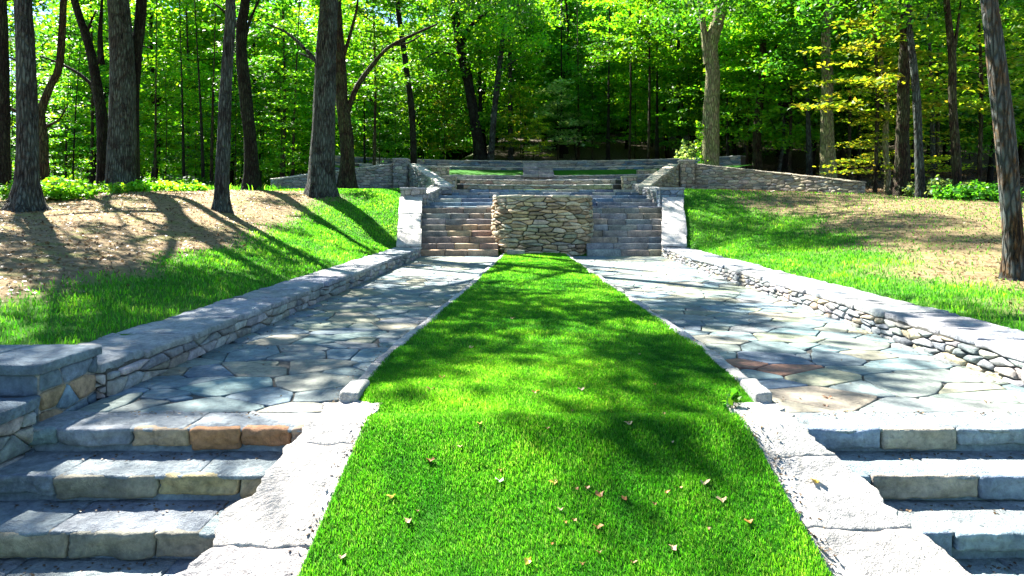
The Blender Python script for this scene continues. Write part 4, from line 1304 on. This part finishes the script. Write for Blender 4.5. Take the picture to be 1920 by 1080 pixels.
# ------------------------------------------------------------------ shrubs and small plants
def shrub(label, px, py, d, pal, R, H, n, size, seed, name="shrub", cat="shrub"):
    b = at(px, py, d); z = gz(b.x, b.y)
    root = thing(name, (b.x, b.y, z), label, cat)
    rs = np.random.default_rng(seed); rnd = random.Random(seed); mb = MB(); cs = []
    for i in range(n):
        a = rnd.uniform(0, 6.28); r_ = R * math.sqrt(rnd.random()); h = H * rnd.uniform(0.3, 1) * (1 - 0.4 * (r_ / R))
        tube(mb, [(b.x + r_ * .3 * math.cos(a), b.y + r_ * .3 * math.sin(a), z - 0.03), (b.x + r_ * math.cos(a), b.y + r_ * math.sin(a), z + h)], [0.008, 0.003], rnd, 4)
        for k in range(3): cs.append(((r_ * math.cos(a), r_ * math.sin(a), h * (0.4 + 0.3 * k)), 1.0))
    mb.build("stems", M['bark_brown'], root)
    V, K = crown_arrays(cs, rs, 9, 0.16, 0.10, size, pal, 0.7)
    poly_mesh("leaves", V, 4, K, M['leaf'], root)
shrub("pale leafy low shrub at the foot of the forked brown tree", 1765, 375, 22.8, PALES, 1.0, 0.75, 90, 0.09, 501)
shrub("darker low shrub between the forked brown tree and the mottled trunk", 1830, 385, 21.5, GREENS, 1.1, 0.6, 80, 0.09, 502)
shrub("fresh green weedy clump behind the lichened left trunk", 92, 372, 16.5, LIMES, 0.9, 0.6, 90, 0.08, 503)
shrub("green weeds at the left of the big double tree's foot", 150, 362, 19.5, LIMES, 1.2, 0.4, 80, 0.08, 504)
shrub("low green weeds right of the double tree's foot", 300, 358, 22.5, LIMES, 1.4, 0.3, 80, 0.09, 505)
shrub("pale whitish bush at the wood's edge left of the ivy clad tree", 1292, 296, 40, PALES * 1.3, 0.9, 2.3, 60, 0.13, 506)
shrub("dark shrub under the pale trunk by the left wing wall", 340, 352, 27, GREENS, 1.6, 0.7, 90, 0.1, 507)
# ivy climbing the pale tree
b = at(1312, 300, 32.6)
root = thing("ivy", (b.x, b.y, 2.4), "ivy climbing the left side of the large pale forked tree", "ivy")
cs = [((RT.uniform(-0.1, 0.12), RT.uniform(-0.2, 0.1), z), RT.uniform(0.4, 1.1)) for z in np.linspace(0.3, 3.0, 26)]
V, K = crown_arrays(cs, np.random.default_rng(5), 16, 0.16, 0.12, 0.11, LIMES * 0.8, 1.0)
poly_mesh("ivy_leaves", V, 4, K, M['leaf'], root)
mb = MB(); tube(mb, [(b.x + .05, b.y, 2.3), (b.x + 0.1, b.y + .05, 4), (b.x + 0.08, b.y + .05, 5.4)], [0.03, 0.02, 0.01], RT, 5)
mb.build("vine_stem", M['bark_brown'], root)
# bare dead branches at the right
b = at(1545, 330, 31)
# weed on the stone slab at the right edge of the lower grass
root = thing("weed_plant", (1.36, 4.62, 0.03), "small dark leafed weed growing where the grass meets the lower right slabs", "weed")
cs = [((RT.uniform(-.05, .05), RT.uniform(-.05, .05), RT.uniform(0.02, 0.09)), 1.0) for _ in range(12)]
V, K = crown_arrays(cs, np.random.default_rng(6), 3, 0.03, 0.02, 0.04, GREENS, 0.6)
poly_mesh("leaves", V, 4, K, M['leaf'], root)
mb = MB(); tube(mb, [(1.36, 4.62, 0.0), (1.37, 4.62, 0.08)], [0.003, 0.002], RT, 4); mb.build("stem", M['bark_brown'], root)

# ------------------------------------------------------------------ grass
def sampler(fn, x0, x1, y0, y1, n, m):
    xs = np.linspace(x0, x1, n); ys = np.linspace(y0, y1, m)
    G = np.array([[fn(x, y) for x in xs] for y in ys])
    def f(x, y):
        i = np.clip((x - x0) / (x1 - x0) * (n - 1), 0, n - 1.001); j = np.clip((y - y0) / (y1 - y0) * (m - 1), 0, m - 1.001)
        a = i.astype(int); b = j.astype(int); u = i - a; v = j - b
        return G[b, a] * (1 - u) * (1 - v) + G[b, a + 1] * u * (1 - v) + G[b + 1, a] * (1 - u) * v + G[b + 1, a + 1] * u * v
    return f

def grass(name, label, x, y, z, h, wd, rs, pal):
    n = len(x)
    a = rs.uniform(0, 2 * np.pi, n)
    lean = rs.uniform(0.1, 0.9, n) * h
    la = rs.uniform(0, 2 * np.pi, n)
    dx, dy = np.cos(a) * wd, np.sin(a) * wd
    lx, ly = np.cos(la) * lean, np.sin(la) * lean
    V = np.empty((n, 5, 3))
    V[:, 0] = np.stack([x - dx, y - dy, z - 0.01], 1); V[:, 4] = np.stack([x + dx, y + dy, z - 0.01], 1)
    V[:, 1] = np.stack([x - dx * .8 + lx * .35, y - dy * .8 + ly * .35, z + h * .6], 1)
    V[:, 3] = np.stack([x + dx * .8 + lx * .35, y + dy * .8 + ly * .35, z + h * .6], 1)
    V[:, 2] = np.stack([x + lx, y + ly, z + h * rs.uniform(.8, 1.0, n)], 1)
    K = pal[rs.integers(len(pal), size=n)] * rs.uniform(0.6, 1.4, (n, 1))
    pn = patch(x, y)[:, None]
    K = K * (1 + 0.55 * pn) * np.stack([1 + 0.5 * pn[:, 0], np.ones(n), np.ones(n)], 1)
    V[:, 1:4, 2] += (0.25 * pn * h[:, None])
    o = poly_mesh(name, V, 5, K, M['grass'])
    return tag(o, label, "grass", kind='stuff')
_pn = sampler(lambda a, b: noise.noise(Vector((a * 0.9, b * 0.9, 2))) + 0.7 * noise.noise(Vector((a * 3.1, b * 3.1, 4))) + 0.5 * noise.noise(Vector((a * 7.7, b * 7.7, 6))), 0, 12, 0, 12, 240, 240)
def patch(x, y): return _pn(np.abs(((x + 24) % 24) - 12), np.abs(((y + 12) % 24) - 12))
GP = np.array([(0.024, 0.17, 0.004), (0.034, 0.215, 0.005), (0.046, 0.26, 0.006), (0.026, 0.14, 0.005), (0.065, 0.28, 0.01), (0.085, 0.24, 0.03)])
rs = np.random.default_rng(9)
lz = sampler(lawn_z, -2, 2.2, 1.8, 19.8, 60, 360)
def strip_points(n, y0, y1, over=0.0):
    y = rs.uniform(y0, y1, n)
    e = np.array([lawn_x(v) for v in np.linspace(y0, y1, 400)])
    t = np.linspace(y0, y1, 400)
    L = np.interp(y, t, e[:, 0]); R = np.interp(y, t, e[:, 1])
    x = L - over + (R - L + 2 * over) * rs.uniform(0, 1, n)
    return x, y
xa, ya = strip_points(250000, 2.7, 6.5)
xb, yb = strip_points(75000, 6.5, 11)
xc, yc = strip_points(45000, 11, 19.5)
x = np.concatenate([xa, xb, xc]); y = np.concatenate([ya, yb, yc])
dens = np.array([noise.noise(Vector((a * 2.2, b * 2.2, 0))) for a, b in zip(x[::1], y[::1])]) if False else np.zeros(len(x))
h = rs.uniform(0.014, 0.036, len(x)) * (1 + 0.04 * np.maximum(0, y - 5)) * (1 + 0.15 * np.sin(x * 3.1) * np.sin(y * 2.3))
wd = 0.0005 + 0.00038 * y
grass("lawn_grass", "lush green lawn strip running up the middle between the two flagstone paths", x, y, lz(x, y), h, wd, rs, GP)
gzs_l = sampler(gz, -16, -3.6, 4, 27, 125, 231); dm_l = sampler(dirt_mask, -16, -3.6, 4, 27, 125, 231)
gzs_r = sampler(gz, 4.3, 20, 4, 27, 158, 231); dm_r = sampler(dirt_mask, 4.3, 20, 4, 27, 158, 231)
el_ = np.vectorize(lambda v: edge_l(v) - WT - 0.02); er_ = np.vectorize(lambda v: edge_r(v) + WT + 0.02)
def bank(n, x0, x1, gzs, dm, left):
    x = rs.uniform(x0, x1, n); y = 4.6 + (25 - 4.6) * rs.uniform(0, 1, n) ** 1.15
    yy = np.linspace(4, 27, 100)
    if left: ok = x < np.interp(y, yy, el_(yy))
    else: ok = x > np.interp(y, yy, er_(yy))
    ok &= (np.abs(x) < 0.80 * y + 0.5)
    if left: ok &= ~((y < 5.1) & (x > -4.4))
    ok &= rs.uniform(0, 1, n) > dm(x, y) * 1.03 - 0.015
    x, y = x[ok], y[ok]
    return x, y, gzs(x, y)
x, y, z = bank(170000, -15, -3.65, gzs_l, dm_l, True)
grass("left_bank_grass", "sun streaked green grass on the left bank beside the low wall", x, y, z, rs.uniform(0.03, 0.07, len(x)), 0.0016 + 0.0005 * y, rs, GP)
x, y, z = bank(190000, 4.4, 19, gzs_r, dm_r, False)
grass("right_bank_grass", "green grass on the right bank behind the sunlit low wall", x, y, z, rs.uniform(0.03, 0.07, len(x)), 0.0016 + 0.0005 * y, rs, GP)
def litter(name, label, n, x0, x1, y0, y1, test, pal, size):
    xs = rs.uniform(x0, x1, n); ys = y0 + (y1 - y0) * rs.uniform(0, 1, n) ** 1.2
    g = sampler(gz, x0, x1, y0, y1, 120, 200); dm = sampler(dirt_mask, x0, x1, y0, y1, 120, 200)
    ok = (np.abs(xs) < 0.8 * ys) & test(xs, ys, dm(xs, ys)); xs, ys = xs[ok], ys[ok]
    C = np.stack([xs, ys, g(xs, ys) + 0.012], 1)
    N = rs.normal(size=(len(xs), 3)) * 0.35 + np.array([0, 0, 1.0]); N /= np.linalg.norm(N, axis=1)[:, None]
    K = pal[rs.integers(len(pal), size=len(xs))] * rs.uniform(0.6, 1.3, (len(xs), 1))
    o = poly_mesh(name, leaf_quads(C, N, size, rs, 1.3), 4, K, M['litter']); tag(o, label, "leaf litter", kind='stuff')
LP = np.array([(0.15, 0.09, 0.045), (0.10, 0.06, 0.03), (0.20, 0.13, 0.07), (0.24, 0.17, 0.09), (0.12, 0.08, 0.045)])
litter("leaf_litter", "scattered dry brown leaves over the bare earth of the left bank", 24000, -16, -4.5, 6, 26, lambda x, y, d: rs.uniform(0, 1, len(x)) < d, LP, 0.038)
litter("leaf_litter", "scattered dry brown leaves over the straw coloured right bank", 26000, 5.5, 19, 6, 27, lambda x, y, d: rs.uniform(0, 1, len(x)) < d, LP, 0.038)
litter("leaf_litter", "dark brown leaf litter on the shaded woodland floor at right", 22000, 6, 34, 25, 48, lambda x, y, d: (y > 26) & (x > 8), LP, 0.11)
# weedy meadow far left
xm = rs.uniform(-24, -9, 30000); ym = rs.uniform(15, 30, 30000)
ok = (np.abs(xm) < 0.8 * ym)
xm, ym = xm[ok], ym[ok]
gm = sampler(gz, -25, -8, 14, 31, 80, 80)
dmm = sampler(dirt_mask, -25, -8, 14, 31, 80, 80)
ok = rs.uniform(0, 1, len(xm)) > dmm(xm, ym)
xm, ym = xm[ok], ym[ok]
grass("meadow_weeds", "tall bright green weeds at the foot of the left trees", xm, ym, gm(xm, ym), rs.uniform(0.08, 0.28, len(xm)), 0.012 * np.ones(len(xm)), rs, GP * 1.1)

# ------------------------------------------------------------------ fallen leaves
def fallen(px, py, surf, col, label, size=0.05, group="fallen leaves on the lawn strip"):
    # find where the sight line meets the surface
    d = 2.5
    while d < 30:
        p = at(px, py, d)
        if p.z <= surf(p.x, p.y): break
        d += 0.01
    rnd = random.Random(int(px * 7 + py))
    p.z += 0.022 if surf is lawn_z else 0.006
    root_loc = (p.x, p.y, p.z)
    mb = MB(); n = 11; V = [(p.x, p.y, p.z)]
    a0 = rnd.uniform(0, 6.28)
    for i in range(n):
        a = a0 + 2 * math.pi * i / n
        r_ = 0.8 * size * (1.0 if i % 2 == 0 else 0.68) * (1.5 if i in (0, 1) else 0.75 if i in (3, 4, 8) else 1) * rnd.uniform(0.85, 1.1)
        V.append((p.x + r_ * math.cos(a), p.y + r_ * math.sin(a), p.z + size * (0.3 * math.cos(a * 2) + rnd.uniform(0, 0.3))))
    mb.add(V, [(0, 1 + i, 1 + (i + 1) % n) for i in range(n)], col)
    o = mb.build("fallen_leaf", M['litter'], None, False, root_loc)
    tag(o, label, "leaf", group)
OR = (0.42, 0.19, 0.05); BR = (0.27, 0.12, 0.05); YE = (0.5, 0.36, 0.06); WH = (0.6, 0.58, 0.5); TN = (0.42, 0.30, 0.18)
for (px, py, c, l, s) in [
    (807, 870, BR, "red brown curled leaf on the lower grass near its left edge", 0.035), (937, 908, WH, "whitish leaf on the grass left of centre", 0.035), (1040, 912, YE, "yellow leaf in the centre of the lower grass", 0.03),
    (1125, 933, BR, "brown leaf right of the yellow central leaf", 0.035), (1172, 940, BR, "small brown leaf further right of the central yellow leaf", 0.025), (1120, 995, OR, "orange brown leaf standing up low on the grass right of centre", 0.03),
    (1262, 1035, TN, "tan leaf near the bottom edge right of centre", 0.03), (990, 1058, YE, "yellow orange leaf at the very bottom centre", 0.03), (1320, 912, TN, "tan oblong leaf near the right edge of the lower grass", 0.035),
    (1355, 945, TN, "tan leaf by the right edge of the lower grass", 0.035), (765, 985, TN, "upright tan leaf near the lower left edge of the grass", 0.035), (735, 938, YE, "pale yellow leaf near the lower left edge of the grass", 0.025),
    (1003, 740, OR, "orange leaf in the middle of the upper lawn strip", 0.035), (808, 735, BR, "brown leaf on the lawn strip left side above the slabs", 0.035), (830, 712, OR, "orange leaf just above the brown one at the left of the strip", 0.03),
    (1090, 735, TN, "tan leaf right of the orange leaf on the strip", 0.03), (885, 655, TN, "tan leaf in the sunny patch of the strip", 0.035), (960, 600, TN, "small tan leaf far up the strip", 0.035), (1250, 930, OR, "orange leaf right of centre on the lower grass", 0.022),
    (1405, 985, OR, "orange leaf at the right border of the lower grass", 0.03), (640, 1052, TN, "tan leaf in the bottom left corner of the grass", 0.025), (1180, 800, TN, "tan leaf in the shaded band of the grass", 0.03), (900, 800, YE, "yellowish leaf above the whitish one", 0.025)]:
    fallen(px, py, lawn_z, c, l, s)
rl = random.Random(77)
for i in range(34):
    px = rl.uniform(690, 1420); py = rl.uniform(560, 1070)
    if abs(px - 1030) > 330 - (1070 - py) * 0.1: px = 1030 + rl.uniform(-250, 250)
    fallen(px, py, lawn_z, jitter(rl.choice([TN, OR, BR, BR]), rl, 0.3), "very small dry leaf lying loose on the lawn strip", rl.uniform(0.012, 0.02), "tiny dry leaves on the lawn strip")
slabz = lambda x, y: 0.04 if y > Y0 else low_z(y) + 0.045
for (px, py, c, l, s) in [(1530, 902, YE, "yellow green leaf lying on the right sloping slabs", 0.04), (1497, 995, BR, "red brown leaf at the grass edge of the right slabs", 0.03), (655, 925, OR, "small rusty leaf at the grass edge of the left slabs", 0.03), (1460, 940, BR, "brown leaf caught between grass and right slabs", 0.025)]:
    fallen(px, py, slabz, c, l, s, "fallen leaves on the slabs")
for (px, py, c, l, s) in [(1553, 747, BR, "brown leaf on the near right flagstones", 0.035), (1548, 762, BR, "small brown leaf just below the other on the right flagstones", 0.025), (1745, 920, BR, "dark curled leaf lying on the second right step", 0.04), (1850, 755, TN, "tan leaf on the sunlit right flagstones", 0.03)]:
    fallen(px, py, (lambda x, y: 0.0) if py < 900 else (lambda x, y: -0.16 * 2 + 0.0), c, l, s, "fallen leaves on the stone paving")

# crumbs, twigs and dry bits caught along the edges of the slabs, steps and curbs
def debris():
    rs = np.random.default_rng(31); C = []; 
    for i in range(2600):
        k = rs.choice(5, p=[.08, .1, .27, .27, .28])
        if k == 0: y = rs.uniform(3.1, 4.7); x = lerp(-0.98, -1.06, (4.74 - y) / 1.35) - abs(rs.normal()) * 0.05; z = low_z(y) + 0.037 if y < Y0 else 0.037
        elif k == 1: y = rs.uniform(3.1, 4.7); x = lerp(1.32, 1.42, (4.74 - y) / 1.35) + abs(rs.normal()) * 0.06; z = low_z(y) + 0.037 if y < Y0 else 0.037
        elif k == 2: y = rs.uniform(4.8, 16); x = curb_l(y) - abs(rs.normal()) * 0.06; z = 0.006
        elif k == 3: y = rs.uniform(4.8, 16); x = curb_r(y) + abs(rs.normal()) * 0.06; z = 0.006
        else: y = rs.uniform(5.2, 18); x = (WALL_L + 0.05 + abs(rs.normal()) * 0.08) if rs.random() < 0.5 else (WALL_R - 0.05 - abs(rs.normal()) * 0.08); z = 0.006
        C.append((x, y, z + 0.004))
    for i in range(500):
        s = int(rs.integers(4)); x = rs.uniform(-2.9, -1.6) if rs.random() < 0.5 else rs.uniform(1.9, 3.6)
        y = 4.3 - TR * s + 0.3 - abs(rs.normal()) * 0.06; C.append((x, y + 0.02, -RI * s + 0.006))
    for i in range(500):
        C.append((rs.uniform(-3, 3.7), rs.uniform(4.7, 14), 0.006))
    C = np.array(C); C = C[~((C[:, 1] > 4.7) & (C[:, 0] > -1.25) & (C[:, 0] < 1.6) & (np.abs(C[:, 2] - 0.006) < 0.0045) & (C[:, 1] < 5.2))]
    ok = (C[:, 1] < 4.72) | (C[:, 0] < np.interp(C[:, 1], *CL)) | (C[:, 0] > np.interp(C[:, 1], *CR)); C = C[ok]
    N = rs.normal(size=C.shape) * 0.25 + np.array([0, 0, 1.0]); N /= np.linalg.norm(N, axis=1)[:, None]
    pal = LP * 0.7
    K = pal[rs.integers(len(pal), size=len(C))] * rs.uniform(0.5, 1.3, (len(C), 1))
    o = poly_mesh("leaf_litter", leaf_quads(C, N, 0.014, rs, 1.6), 4, K, M['litter'])
    tag(o, "fine dry crumbs of leaves caught along the slab, curb and wall edges", "leaf litter", kind='stuff')
debris()
